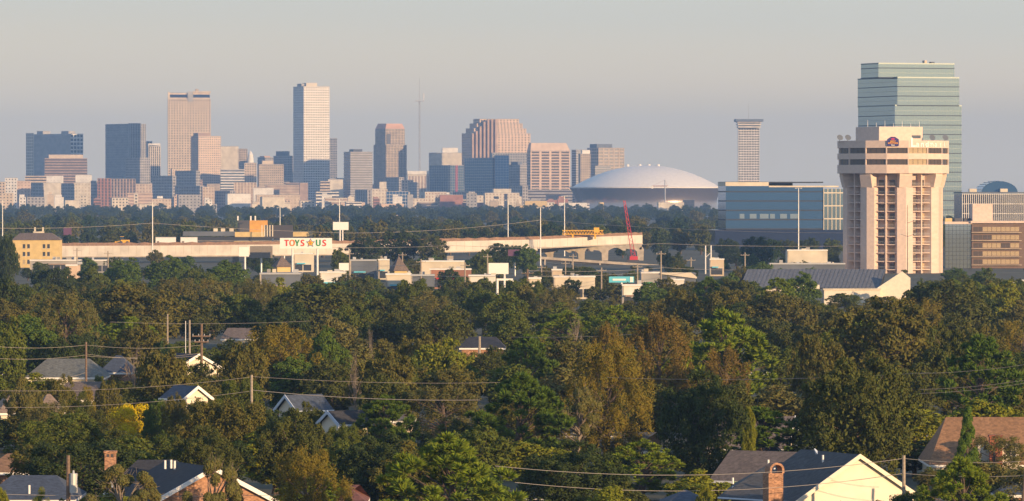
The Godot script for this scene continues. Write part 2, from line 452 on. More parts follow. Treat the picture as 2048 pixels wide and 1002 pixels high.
	tower(T, "pale block with white rooftop box and black square windows on its right", 859.5, 860, 944, 306, 8900, 3, "open", "cream", "cream", 5, 12, [[0.3, 0.67, 8.5, "white"]])
	tower(T, "blue glass block in shade below the pale block with white rooftop box", 858, 901, 928, 331, 8500, 45, "curtain", "grey", "glassblue", 4, 4)
	# stepped tower
	o = thing(T, "broad stepped tower of pinkish grid stone with shaded saw-tooth left side", "building", Vector3(gx(992, 8700), 0, -8740), 18)
	for st in [[925, 1059.7, 267], [933, 1051.7, 257], [940, 1043.7, 247], [948, 1036.7, 238]]:
		var hw := ms((st[1] - st[0]) / 2.0, 8700) * 0.93
		var base := 0.0 if st[2] == 267 else gy(st[2] + 10, 8700) + 0.5
		var dp: float = 24.0 - (267 - st[2]) * 0.25
		block(o, -hw, hw, base, gy(st[2], 8700), -dp, dp, "dense", "pink", "glassbrown", 4.0, 5.4)
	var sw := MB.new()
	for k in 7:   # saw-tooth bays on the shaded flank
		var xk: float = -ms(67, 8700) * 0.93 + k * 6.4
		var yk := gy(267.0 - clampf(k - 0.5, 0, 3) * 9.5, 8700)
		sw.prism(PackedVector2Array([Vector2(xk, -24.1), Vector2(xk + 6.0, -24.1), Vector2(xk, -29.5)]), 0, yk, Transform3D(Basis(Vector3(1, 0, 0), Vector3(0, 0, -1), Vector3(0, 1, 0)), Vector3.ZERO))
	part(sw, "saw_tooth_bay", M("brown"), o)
	tower(T, "blue-grey glass office block with rounded shoulder before the stepped tower", 928, 985, 992, 316, 8300, 50, "glassbands", "grey", "glassblue", 4.2, 4)
	tower(T, "greenish gridded glass wing joined to blue-grey glass office block", 990, 990, 1018, 311, 8290, 4, "curtain", "grey", "steelblue", 4, 4)
	tower(T, "grey flat block directly below the stepped tower", 985, 985, 1055, 306, 8600, 6, "dense", "grey", "glass", 4, 4)
	tower(T, "grey block with small roof box left of the pink hotel", 1018, 1040, 1056, 330, 8350, 34, "grid", "grey", "glassbrown", 4, 4, [[0.0, 0.5, 5, "slate"]])
	o = tower("hotel_tower", "pink hotel with long dark window bands and sloping pink roof", 1054, 1061, 1140.5, 302, 8200, 12, "open", "pink", "glassbrown", 4.2, 14)
	w = ms(79.5, 8200) / cos(deg_to_rad(12)); d = ms(7, 8200) / sin(deg_to_rad(12)); hh = gy(302, 8200)
	var ro := MB.new()
	c0 = [Vector3(-w / 2, hh + 0.5, d / 2), Vector3(w / 2, hh + 0.5, d / 2), Vector3(w / 2, hh + 0.5, -d / 2), Vector3(-w / 2, hh + 0.5, -d / 2)]
	c1 = [Vector3(-w / 2 + 2, hh + 12, d / 2 - 5), Vector3(w / 2 - 5, hh + 12, d / 2 - 5), Vector3(w / 2 - 5, hh + 12, -d / 2 + 5), Vector3(-w / 2 + 2, hh + 12, -d / 2 + 5)]
	for i in 4: ro.quad(c0[i], c0[(i + 1) % 4], c1[(i + 1) % 4], c1[i])
	ro.quad(c1[0], c1[1], c1[2], c1[3])
	part(ro, "sloping_roof", M("pink"), o)
	tower(T, "stepped brown-grey cluster with dark bands right of the pink hotel", 1143, 1152, 1180, 300, 8600, 25, "bands", "grey", "glass", 3.8, 4)
	tower(T, "narrow tan shaft with white box on top beside the dome", 1157, 1161, 1181, 308, 8450, 15, "dense", "tan", "glassbrown", 3.6, 3, [[0.2, 1.0, 6, "white"]])
	tower(T, "low banded grey wing at the foot of the narrow tan shaft", 1181, 1190, 1222, 332, 8500, 20, "bands", "grey", "glass", 3.8, 4)
	tower(T, "tan gridded block with shaded left side and dark penthouse above the dome", 1175, 1197, 1249, 296, 8800, 25, "open", "tan", "glassbrown", 5.2, 9, [[0.02, 0.62, 6.5, "slate"]])
	# flared tower with wide cap
	o = tower(T, "lone slender banded tower with flared top and flat overhanging cap", 1476, 1476.6, 1519, 256, 8700, 3, "open", "white", "glassbrown", 3.9, 4.4)
	w = ms(42.6, 8700); hh = gy(256, 8700)
	for k in 3: boxpart("crown_band", M("cream"), o, -w / 2 - 1 - k * 0.7, w / 2 + 1 + k * 0.7, hh + 0.4 + k * 4, hh + 2.7 + k * 4, -w * 0.35 - 1 - k * 0.7, w * 0.35 + 1 + k * 0.7)
	boxpart("crown_core", M("glass"), o, -w / 2, w / 2, hh + 0.3, hh + 10, -w * 0.35, w * 0.35)
	boxpart("cap", M("slate"), o, -w * 0.65, w * 0.65, hh + 10, hh + 14, -w * 0.5, w * 0.5)
	var ms2 := MB.new(); ms2.tube(Vector3(0, hh + 14, 0), Vector3(0, gy(207, 8700), 0), 0.4, 0.2, 5)
	part(ms2, "mast", M("grey"), o)
	dome()
	# --- lower blocks along the foot of the skyline: label, px0, pc, px1, top, distance, yaw, style, wall, glass
	var B := "city_building"
	for r in [
		["cream corner block at the far end beside the white windowed block", -8, -8, 10, 364, 7900, 0, "dense", "sand", "glassbrown"],
		["white block with a few dark windows beside the pink ribbed block", 10, 10, 34, 356, 8100, 0, "plain", "white", "glassbrown"],
		["pink block with a column of small windows next to a grey block", 34, 34, 61, 362, 7900, 3, "plain", "pink", "brown"],
		["grey block between pink block and blank cream block", 58, 86, 90, 366, 8000, 34, "grid", "grey", "glassbrown"],
		["blank cream-walled block between two grey blocks", 88, 88, 121, 366, 7850, 2, "blank", "cream", "cream"],
		["grey gridded block between blank cream block and cream ribbed block", 119, 147, 150, 367, 7950, 34, "grid", "grey", "glassbrown"],
		["cream block with faint vertical window lines above the treetops", 149, 149, 181, 366, 7850, 3, "plain", "cream", "tan"],
		["grey block tight against the brown brick block", 180, 193, 197, 362, 8000, 34, "grid", "grey", "glassbrown"],
		["long pale flat roof behind the pink ribbed block", 50, 50, 92, 352, 8300, 0, "bands", "sand", "glassbrown"],
		["white rooftop block below the brown banded block", 93, 93, 125, 352, 8200, 0, "blank", "white", "glassbrown"],
		["white low block under the end of the brown banded block", 151, 151, 182, 350, 8250, 0, "blank", "white", "glassbrown"],
		["brown brick block with dark vertical stripe and cream top", 195, 195, 222, 357, 7900, 4, "piers", "brick", "glassbrown"],
		["brown block with rows of dark fins under an orange and white top strip", 222, 222, 271, 358, 7950, 4, "piers", "brown", "glass"],
		["cream block with two rows of square windows", 272, 272, 303, 368, 8100, 3, "grid", "sand", "brown"],
		["long pinkish low block with flat roof above the trees", 255, 255, 305, 386, 7700, 3, "bands", "pink", "brown"],
		["small cream house-like block in front of a long pinkish block", 304, 304, 342, 398, 7500, 3, "plain", "sand", "brown"],
		["large grey block in front of the very tall sand tower", 300, 345, 352, 352, 8200, 34, "grid", "grey", "glassbrown"],
		["stepped cream block with small attic before the very tall sand tower", 340, 344, 372, 338, 8600, 12, "plain", "sand", "brown"],
		["wide grey block at the foot of the brownish-pink tower", 346, 392, 400, 342, 8300, 34, "grid", "grey", "glassbrown"],
		["grey low block over the treetops below the brownish-pink tower", 345, 400, 408, 372, 7900, 34, "grid", "grey", "glassbrown"],
		["tan block with dark window rows right of a grey low block", 405, 405, 428, 374, 7900, 5, "grid", "sand", "brown"],
		["small white sphere-topped roof block by the brownish-pink tower", 414, 414, 440, 368, 8200, 3, "plain", "tan", "brown"],
		["grey low block between two tan blocks over the trees", 427, 460, 470, 382, 7900, 34, "grid", "grey", "glassbrown"],
		["tan classical block with tall window recesses", 468, 468, 513, 365, 8100, 4, "piers", "sand", "brown"],
		["white flat block with dark doorway in front of tan classical block", 507, 507, 547, 376, 7950, 4, "blank", "white", "brown"],
		["long grey-tan block with a white panel on its right", 532, 532, 600, 370, 8200, 4, "bands", "tan", "brown"],
		["brown end block below the shaded side of the tallest tower", 600, 600, 616, 366, 8150, 8, "blank", "brown", "brown"],
		["long tan block with flat parapet above the trees", 513, 513, 600, 390, 7700, 4, "plain", "sand", "tan"],
		["low orange-tan wing below the long tan block", 505, 505, 580, 404, 7500, 4, "blank", "sand", "tan"],
		["white block with dark window bands right of the tallest tower's foot", 632, 632, 678, 384, 7700, 4, "bands", "white", "glass"],
		["cream block with two dark window rows above pinkish wing", 650, 650, 706, 396, 7500, 4, "bands", "cream", "brown"],
		["pinkish low wing in front of the cream two-row block", 682, 682, 730, 405, 7400, 4, "blank", "pink", "brown"],
		["grey block with vertical recesses in the low mass", 709, 735, 743, 380, 7800, 34, "piers", "grey", "glassbrown"],
		["cream box with stepped roof under the salmon-crowned tower", 744, 744, 775, 378, 8000, 5, "plain", "cream", "brown"],
		["slim cream stair block standing above the low roofs", 759, 759, 773, 364, 8050, 5, "blank", "cream", "brown"],
		["pale grey block with soft glass front", 773, 773, 817, 383, 7800, 3, "curtain", "white", "steelblue"],
		["cream jumble of small roofs behind the rounded trees", 817, 817, 852, 397, 7600, 3, "plain", "cream", "brown"],
		["white-topped cream block with brick-coloured right edge", 850, 850, 893, 384, 7700, 4, "plain", "cream", "brick"],
		["square orange brick block with few windows", 880, 880, 926, 390, 7500, 3, "blank", "brick", "brown"],
		["low orange brick wing running right of the square brick block", 926, 926, 975, 406, 7450, 3, "blank", "brick", "brown"],
		["grey low block behind the orange brick block", 905, 940, 950, 384, 7900, 34, "grid", "grey", "glassbrown"],
		["small cream block with chimney left of the cream hospital", 949, 949, 972, 391, 7600, 3, "plain", "cream", "brown"],
		["grey block behind the cream hospital", 1020, 1045, 1056, 372, 8000, 34, "grid", "grey", "glassbrown"],
		["yellowish cream box with flat roof over the trees", 1050, 1050, 1094, 402, 7300, 3, "blank", "yellowwall", "brown"],
		["lower yellowish wing beside the yellowish cream box", 1040, 1040, 1056, 411, 7280, 3, "blank", "yellowwall", "brown"],
		["tan block with banded front half hidden by a long roof", 1094, 1094, 1127, 391, 7700, 6, "bands", "tan", "brown"],
		["grey banded podium below the pink hotel", 1050, 1050, 1145, 380, 8100, 0, "bands", "grey", "glassbrown"],
		["long pale low roof left of the dome's base", 1118, 1118, 1174, 406, 7200, 0, "blank", "white", "slate"],
		["cream block in front of the dome's bright wall", 1317, 1317, 1368, 405, 7100, 3, "blank", "cream", "brown"],
		["dark flat box beside the cream block before the dome", 1366, 1366, 1389, 400, 7200, 0, "curtain", "dark", "glass"]]:
		tower(B, r[0], r[1], r[2], r[3], r[4], r[5], r[6], r[7], r[8], r[9], 4.4, 4.6)
	# cream hospital with raised middle
	o = tower("hospital_building", "cream hospital with raised middle tower and dark central stair strip", 970, 970, 1039, 386, 7400, 4, "plain", "cream", "brown", 4, 4.6)
	w = ms(69, 7400); hh = gy(386, 7400)
	block(o, -w * 0.25, w * 0.26, hh + 0.4, gy(378, 7400), -10, w * 0.35, "blank", "cream", "brown")
	boxpart("stair_strip", M("glass"), o, w * 0.06, w * 0.15, 0, hh - 1, w * 0.35 - 0.2, w * 0.35 + 0.2)
	for k in 3: boxpart("balcony_recess", M("glass"), o, -w * 0.24, -w * 0.1, hh - 8 - k * 7, hh - 4.5 - k * 7, w * 0.35 - 0.2, w * 0.35 + 0.15)
	var r3 := RandomNumberGenerator.new(); r3.seed = 12
	for k in 46:
		var px := -20.0 + k * 26.0 + r3.randf_range(-14, 14)
		var wd := r3.randf_range(8, 22) if k % 3 else r3.randf_range(26, 46)
		var wl: String = ["cream", "white", "sand", "white", "tan", "cream", "brick", "pink", "grey"][r3.randi() % 9]
		tower("low_rise", "tiny %s low-rise peeping over the far treetops" % {"cream": "cream", "white": "white", "sand": "sandy", "tan": "tan", "brick": "brick-red", "pink": "pinkish", "grey": "grey"}[wl], px, px, px + wd, r3.randf_range(386, 409), r3.randf_range(7250, 7650), r3.randf_range(0, 12), ["plain", "blank", "bands", "blank", "dense"][r3.randi() % 5], wl, "glassbrown", 4.0, 4.6, [[r3.randf_range(0, 0.3), r3.randf_range(0.45, 0.8), r3.randf_range(1.5, 4), wl]] if k % 3 else [], "low-rises over the far treetops")
	# generic roofs packed between
	var r2 := RandomNumberGenerator.new(); r2.seed = 77
	var walls := ["cream", "sand", "tan", "white", "pink", "grey", "brown"]
	for k in 46:
		var px := -30.0 + k * 27.0 + r2.randf_range(-8, 8)
		var wd := r2.randf_range(20, 44)
		tower("roofscape_block", "small block in the packed roofs between the skyline towers", px, px, px + wd, r2.randf_range(356, 382), r2.randf_range(8400, 9400), 4, ["plain", "bands", "grid", "dense"][r2.randi() % 4], walls[r2.randi() % 7], "glassbrown", 4.4, 5.0, [], "small blocks packed between the skyline towers")

func dome() -> void:
	var D := 7700.0
	var o := thing("stadium_dome", "huge stadium with smooth pale dome and bronze metallic drum wall", "stadium", Vector3(gx(1292, D), 0, -D))
	var R := ms(153, D)
	var yr := gy(376, D); var yt := gy(331, D)
	var m := MB.new()
	var N := 22
	var seg := 96
	for k in N:
		var t0 := float(k) / N; var t1 := float(k + 1) / N
		var f := func(t: float) -> Vector2: return Vector2(R * 0.985 * (1.0 - t), yr + (yt - yr) * (1.0 - pow(1.0 - t, 2.05)))
		var p0: Vector2 = f.call(t0); var p1: Vector2 = f.call(t1)
		m.ring(p0.x, p1.x, p0.y, p1.y, seg)
	part(m, "dome_roof", M("domeroof"), o)
	var seam := MB.new()
	for k in 48:
		var f := TAU * k / 48
		for j in 10:
			var ta := j / 11.0; var tb := (j + 1) / 11.0
			var ra := R * 0.985 * (1.0 - ta); var rb := R * 0.985 * (1.0 - tb)
			seam.tube(Vector3(sin(f) * ra, yr + (yt - yr) * (1.0 - pow(1.0 - ta, 2.05)), cos(f) * ra), Vector3(sin(f) * rb, yr + (yt - yr) * (1.0 - pow(1.0 - tb, 2.05)), cos(f) * rb), 0.1, 0.1, 3)
	part(seam, "roof_seam", M("white"), o, true)
	var wl := MB.new()
	var rad := func(y: float) -> float: return R * (0.928 + 0.072 * pow((y - 19.0) / (yr - 19.0), 2.0)) if y > 19.0 else R * (0.928 + 0.05 * pow((19.0 - y) / 19.0, 2.0))
	for k in 20: wl.ring(rad.call(yr * k / 20.0), rad.call(yr * (k + 1) / 20.0), yr * k / 20.0, yr * (k + 1) / 20.0, 200)
	part(wl, "drum_wall", M("domewall"), o)
	var rim := MB.new(); rim.ring(R * 1.004, R * 1.004, yr - 0.2, yr + 1.4, 96); rim.ring(R * 1.004, R * 0.98, yr + 1.4, yr + 1.41, 96)
	part(rim, "rim", M("white"), o)
	for x in [-26, -9, 4, 17]:
		var b := MB.new(); b.tube(Vector3(x, yt - 1.5, 4), Vector3(x, yt + 1.7, 4), 2.6, 2.2, 10)
		part(b, "roof_vent", M("white"), o)
	# tower crane before the dome
	var c := thing("tower_crane", "thin pale tower crane with horizontal jib in front of the dome", "crane", Vector3(gx(1330, 7450), 0, -7450))
	var l := MB.new(); var h := gy(360, 7450)
	l.tube(Vector3.ZERO, Vector3(0, h, 0), 0.8, 0.7, 4)
	part(l, "mast", M("galvanised"), c)
	var j := MB.new(); var hj := gy(372, 7450)
	j.tube(Vector3(4, hj, 0), Vector3(-18, hj, 0), 0.7, 0.6, 4); j.tube(Vector3(0, h, 0), Vector3(-18, hj, 0), 0.15, 0.15, 3); j.tube(Vector3(0, h, 0), Vector3(4, hj, 0), 0.15, 0.15, 3)
	part(j, "jib", M("salmon"), c)
	boxpart("counterweight", M("white"), c, 2.5, 5, hj - 3, hj, -1, 1)
	boxpart("hook_block", M("white"), c, -18.5, -16, hj - 3.5, hj + 0.5, -0.7, 0.7)
	# cream tank among the trees
	var tk := thing("storage_tank", "cream upright cylindrical tank over the trees beside the dome", "tank", Vector3(gx(1202, 7000), 0, -7000))
	var tm := MB.new(); var th := gy(405, 7000); tm.ring(3.6, 3.6, 0, th, 20); tm.ring(3.6, 0.1, th, th + 0.8, 20)
	part(tm, "shell", M("yellowwall"), tk)
	# pinkish red crane mast among the glass blocks
	var rc := thing("crane_mast", "red lattice crane mast against a blue glass block", "crane", Vector3(gx(913, 8200), 0, -8200))
	var rm := MB.new(); var rh := gy(330, 8200)
	for s in [Vector2(-1, -1), Vector2(1, -1), Vector2(1, 1), Vector2(-1, 1)]: rm.tube(Vector3(s.x, 0, s.y), Vector3(s.x, rh, s.y), 0.45, 0.45, 4)
	var y := 0.0
	while y < rh - 4:
		rm.tube(Vector3(-1, y, 1), Vector3(1, y + 4, 1), 0.3, 0.3, 3); rm.tube(Vector3(1, y, -1), Vector3(1, y + 4, 1), 0.3, 0.3, 3)
		y += 4
	part(rm, "lattice", M("redpaint"), rc)

# ---------- glass offices and the hotel, two to four kilometres away ----------
func lakeside() -> void:
	# tall mirrored tower with set-back shoulders
	var D := 3900.0
	var th := 20.0
	var o := thing("glass_tower", "tall greenish mirror-glass tower with stepped shoulders behind the round hotel", "building", Vector3(gx(1826, D), 0, -D - 30), th)
	var s := D / F
	var tiers := [[1727, 1790, 1927, 212, 0.0], [1727, 1795, 1922, 156, 212.0], [1727, 1757, 1913, 128, 156.0]]
	for t in tiers:
		var a: float = (t[2] - t[1]) * s / cos(deg_to_rad(th)); var b: float = (t[1] - t[0]) * s / sin(deg_to_rad(th))
		var corner := Vector3(gx(t[1], D) - o.position.x, 0, 30.0).rotated(Vector3.UP, -deg_to_rad(th))
		var x0 := corner.x; var z1 := corner.z
		var ybase := 0.0 if t[4] == 0.0 else gy(t[4], D) + 0.4
		var ytop := gy(t[3], D)
		boxpart("glass_skin", M("glassgreen"), o, x0, x0 + a, ybase, ytop, z1 - b, z1)
		var fl := ybase if t[4] != 0.0 else 4.0
		var line := MB.new()
		var fine := MB.new()
		while fl < ytop - 0.5:
			line.box(x0 - 0.06, x0 + a + 0.06, fl - 0.28, fl + 0.28, z1 - b - 0.06, z1 + 0.06)
			fine.box(x0 - 0.04, x0 + a + 0.04, fl + 3.3, fl + 3.45, z1 - b - 0.04, z1 + 0.04)
			fl += 6.7
		var mx := x0
		while mx < x0 + a:
			fine.box(mx - 0.04, mx + 0.04, ybase, ytop, z1, z1 + 0.05); mx += 1.9
		var mz := z1
		while mz > z1 - b:
			fine.box(x0 - 0.05, x0, ybase, ytop, mz - 0.04, mz + 0.04); mz -= 1.9
		part(line, "floor_line", M("mullion"), o, true)
		part(fine, "mullion", mat("palemullion", Color(0.15, 0.18, 0.17), 0.45, 0.4), o, true)
		boxpart("parapet", M("palemullion"), o, x0 - 0.1, x0 + a + 0.1, ytop, ytop + 0.9, z1 - b - 0.1, z1 + 0.1)
	var r := RandomNumberGenerator.new(); r.seed = 3
	for k in 7:
		var b := MB.new(); var x := -12.0 + k * 5.0 + r.randf() * 2; var y := gy(212, D) + 0.9 if k < 5 else gy(128, D) + 0.9
		b.box(x, x + r.randf_range(1.5, 4), y, y + r.randf_range(1, 2.6), -8, -4)
		part(b, "roof_plant", M("sand" if k % 2 else "dark"), o)
	# blue glass office with a dark podium
	D = 2800.0
	o = thing("glass_office", "low blue glass office with dark floor lines and white stair end", "building", Vector3(gx(1563, D), 0, -D - 16), 5)
	var w := ms(196, D); var h := gy(372, D)
	var x0 := -w * 0.6
	boxpart("glass_skin", M("steelblue"), o, x0, x0 + w, 11, h, -16, 16)
	for k in 6:
		boxpart("floor_line", M("mullion"), o, x0 - 0.06, x0 + w + 0.06, 10.4 + k * 4.75, 11.0 + k * 4.75, -16.06, 16.06)
	boxpart("podium", M("glassdeep"), o, x0 - 6, x0 + w + 14, 0, 10.3, -18, 20)
	boxpart("parapet", M("cream"), o, x0 - 0.2, x0 + w * 0.44, h, h + 2.0, -15, 16.1)
	boxpart("roof_plant", M("slate"), o, x0 + w * 0.46, x0 + w * 0.72, h, h + 1.7, -10, 4)
	boxpart("parapet", M("cream"), o, x0 + w * 0.44, x0 + w + 8, h - 0.6, h + 0.15, 2, 16.4)
	for k in 6:   # mirror-finish panes along one storey, brighter than the blue skin
		boxpart("mirror_pane", M("mirror"), o, x0 + 7 + k * 5.2, x0 + 9.5 + k * 5.2 + (k % 3), 16, 18.4, 15.9, 16.12)
	var e0 := x0 + w + 0.1
	boxpart("stair_end", M("glassgreen"), o, e0, e0 + 11, 9.0, h - 1.5, -14, 16.3)
	for k in 6: boxpart("stair_frame", M("cream"), o, e0 + k * 2.1, e0 + 0.35 + k * 2.1, 9.0, h - 1.2, 16.3, 16.6)
	for k in 4: boxpart("stair_band", M("cream"), o, e0, e0 + 11, 9.0 + k * 6.6, 9.6 + k * 6.6, 16.25, 16.7)
	# white-fin office with a glazed barrel roof
	D = 3000.0
	o = thing("barrel_roof_office", "white-finned office block with a glazed barrel vault on its roof", "building", Vector3(gx(2010, D), 0, -D - 15), 4)
	w = ms(180, D); h = gy(388, D)
	boxpart("glazing", M("glassdeep"), o, -w / 2, w / 2, 0, h, -15, 15)
	for k in 46: boxpart("fin", M("white"), o, -w / 2 + k * w / 45.0 - 0.16, -w / 2 + k * w / 45.0 + 0.16, 2, h + 0.2, 15, 15.6)
	for k in 6: boxpart("floor_band", M("white"), o, -w / 2, w / 2, h - k * 5.3 - 0.25, h - k * 5.3 + 0.1, 15.0, 15.4)
	boxpart("roof_edge", M("slate"), o, -w / 2 - 0.2, w / 2 + 0.2, h + 0.25, h + 1.1, -15.1, 15.1)
	var bv := MB.new(); var rb := MB.new()
	var vx := gx(1998, D) - o.position.x
	for k in 12:
		var f := PI * k / 12.0; var g := PI * (k + 1) / 12.0
		var p0 := Vector3(vx + cos(f) * 10, h + 1 + sin(f) * 6.0, 0); var p1 := Vector3(vx + cos(g) * 10, h + 1 + sin(g) * 6.0, 0)
		bv.quad(p0 + Vector3(0, 0, 10), p0 + Vector3(0, 0, -14), p1 + Vector3(0, 0, -14), p1 + Vector3(0, 0, 10))
		rb.tube(p0 + Vector3(0, 0.1, 10), p0 + Vector3(0, 0.1, -14), 0.14, 0.14, 4)
		bv.tri(Vector3(vx, h + 1, 9.9), p0 + Vector3(0, 0, 9.9), p1 + Vector3(0, 0, 9.9))
	part(bv, "barrel_vault", M("steelblue"), o)
	part(rb, "vault_rib", M("galvanised"), o, true)
	for k in 3: boxpart("roof_plant", M("cream"), o, vx - 17 + k * 17.0, vx - 13 + k * 17.0, h + 1.1, h + 2.9, 9, 13)
	# brown banded office with drawn curtains
	D = 2100.0
	o = thing("brown_office", "brown low office with five rows of curtained windows and pink rooftop box", "building", Vector3(gx(1990, D), 0, -D - 8), 3)
	w = ms(98, D); h = gy(446, D)
	boxpart("wall", M("officebrown"), o, -w / 2, w / 2 + 6, 0, h, -8, 8)
	for k in 5:
		for c in 5:
			var xx := -w / 2 + 0.7 + c * (w - 1.0) / 5.0
			var pn := boxpart("window", M("curtain" if (c + k * 2) % 7 != 0 and c > 0 else "glassbrown"), o, xx, xx + (w - 1.0) / 5.0 - 0.25, 1.7 + k * 3.1, 3.4 + k * 3.1, 7.9, 8.06)
			boxpart("mullion", M("officebrown"), pn, xx + 1.7, xx + 1.82, 1.7 + k * 3.1, 3.4 + k * 3.1, 8.06, 8.12)
		boxpart("balcony_slab", M("tan"), o, -w / 2 - 0.3, w / 2 + 0.3, 1.15 + k * 3.1, 1.4 + k * 3.1, 7.9, 9.3)
	boxpart("cornice", M("hotelwall"), o, -w / 2 - 0.5, w / 2 + 6.4, h, h + 0.8, -8.4, 9)
	boxpart("rooftop_box", M("hotelwall"), o, -w / 2 + 1, -w / 2 + 8.8, h + 0.8, h + 7.3, -6, 3)
	# mirror-glass wing beside it
	o = thing("mirror_wing", "mirror-glass wing with fine grid between the round hotel and brown office", "building", Vector3(gx(1914, D), 0, -D - 6), 4)
	w = ms(52, D)
	boxpart("glass_skin", M("mirror"), o, -w / 2, w / 2, 0, h - 0.4, -8, 6)
	var gr := MB.new()
	for k in 8: gr.box(-w / 2 + k * w / 7.0 - 0.05, -w / 2 + k * w / 7.0 + 0.05, 0, h - 0.4, 6.0, 6.05)
	for k in 11: gr.box(-w / 2, w / 2, k * 1.6, k * 1.6 + 0.1, 6.0, 6.07)
	part(gr, "mullion", M("mullion"), o, true)
	boxpart("cornice", M("hotelwall"), o, -w / 2 - 0.3, w / 2 + 0.4, h - 0.4, h + 0.5, -8, 7)
	for k in 3: boxpart("roof_plant", M("yellowwall" if k == 0 else "dark"), o, -4 + k * 3.6, -1.4 + k * 3.6, h + 0.5, h + 1.8, -4, 0)

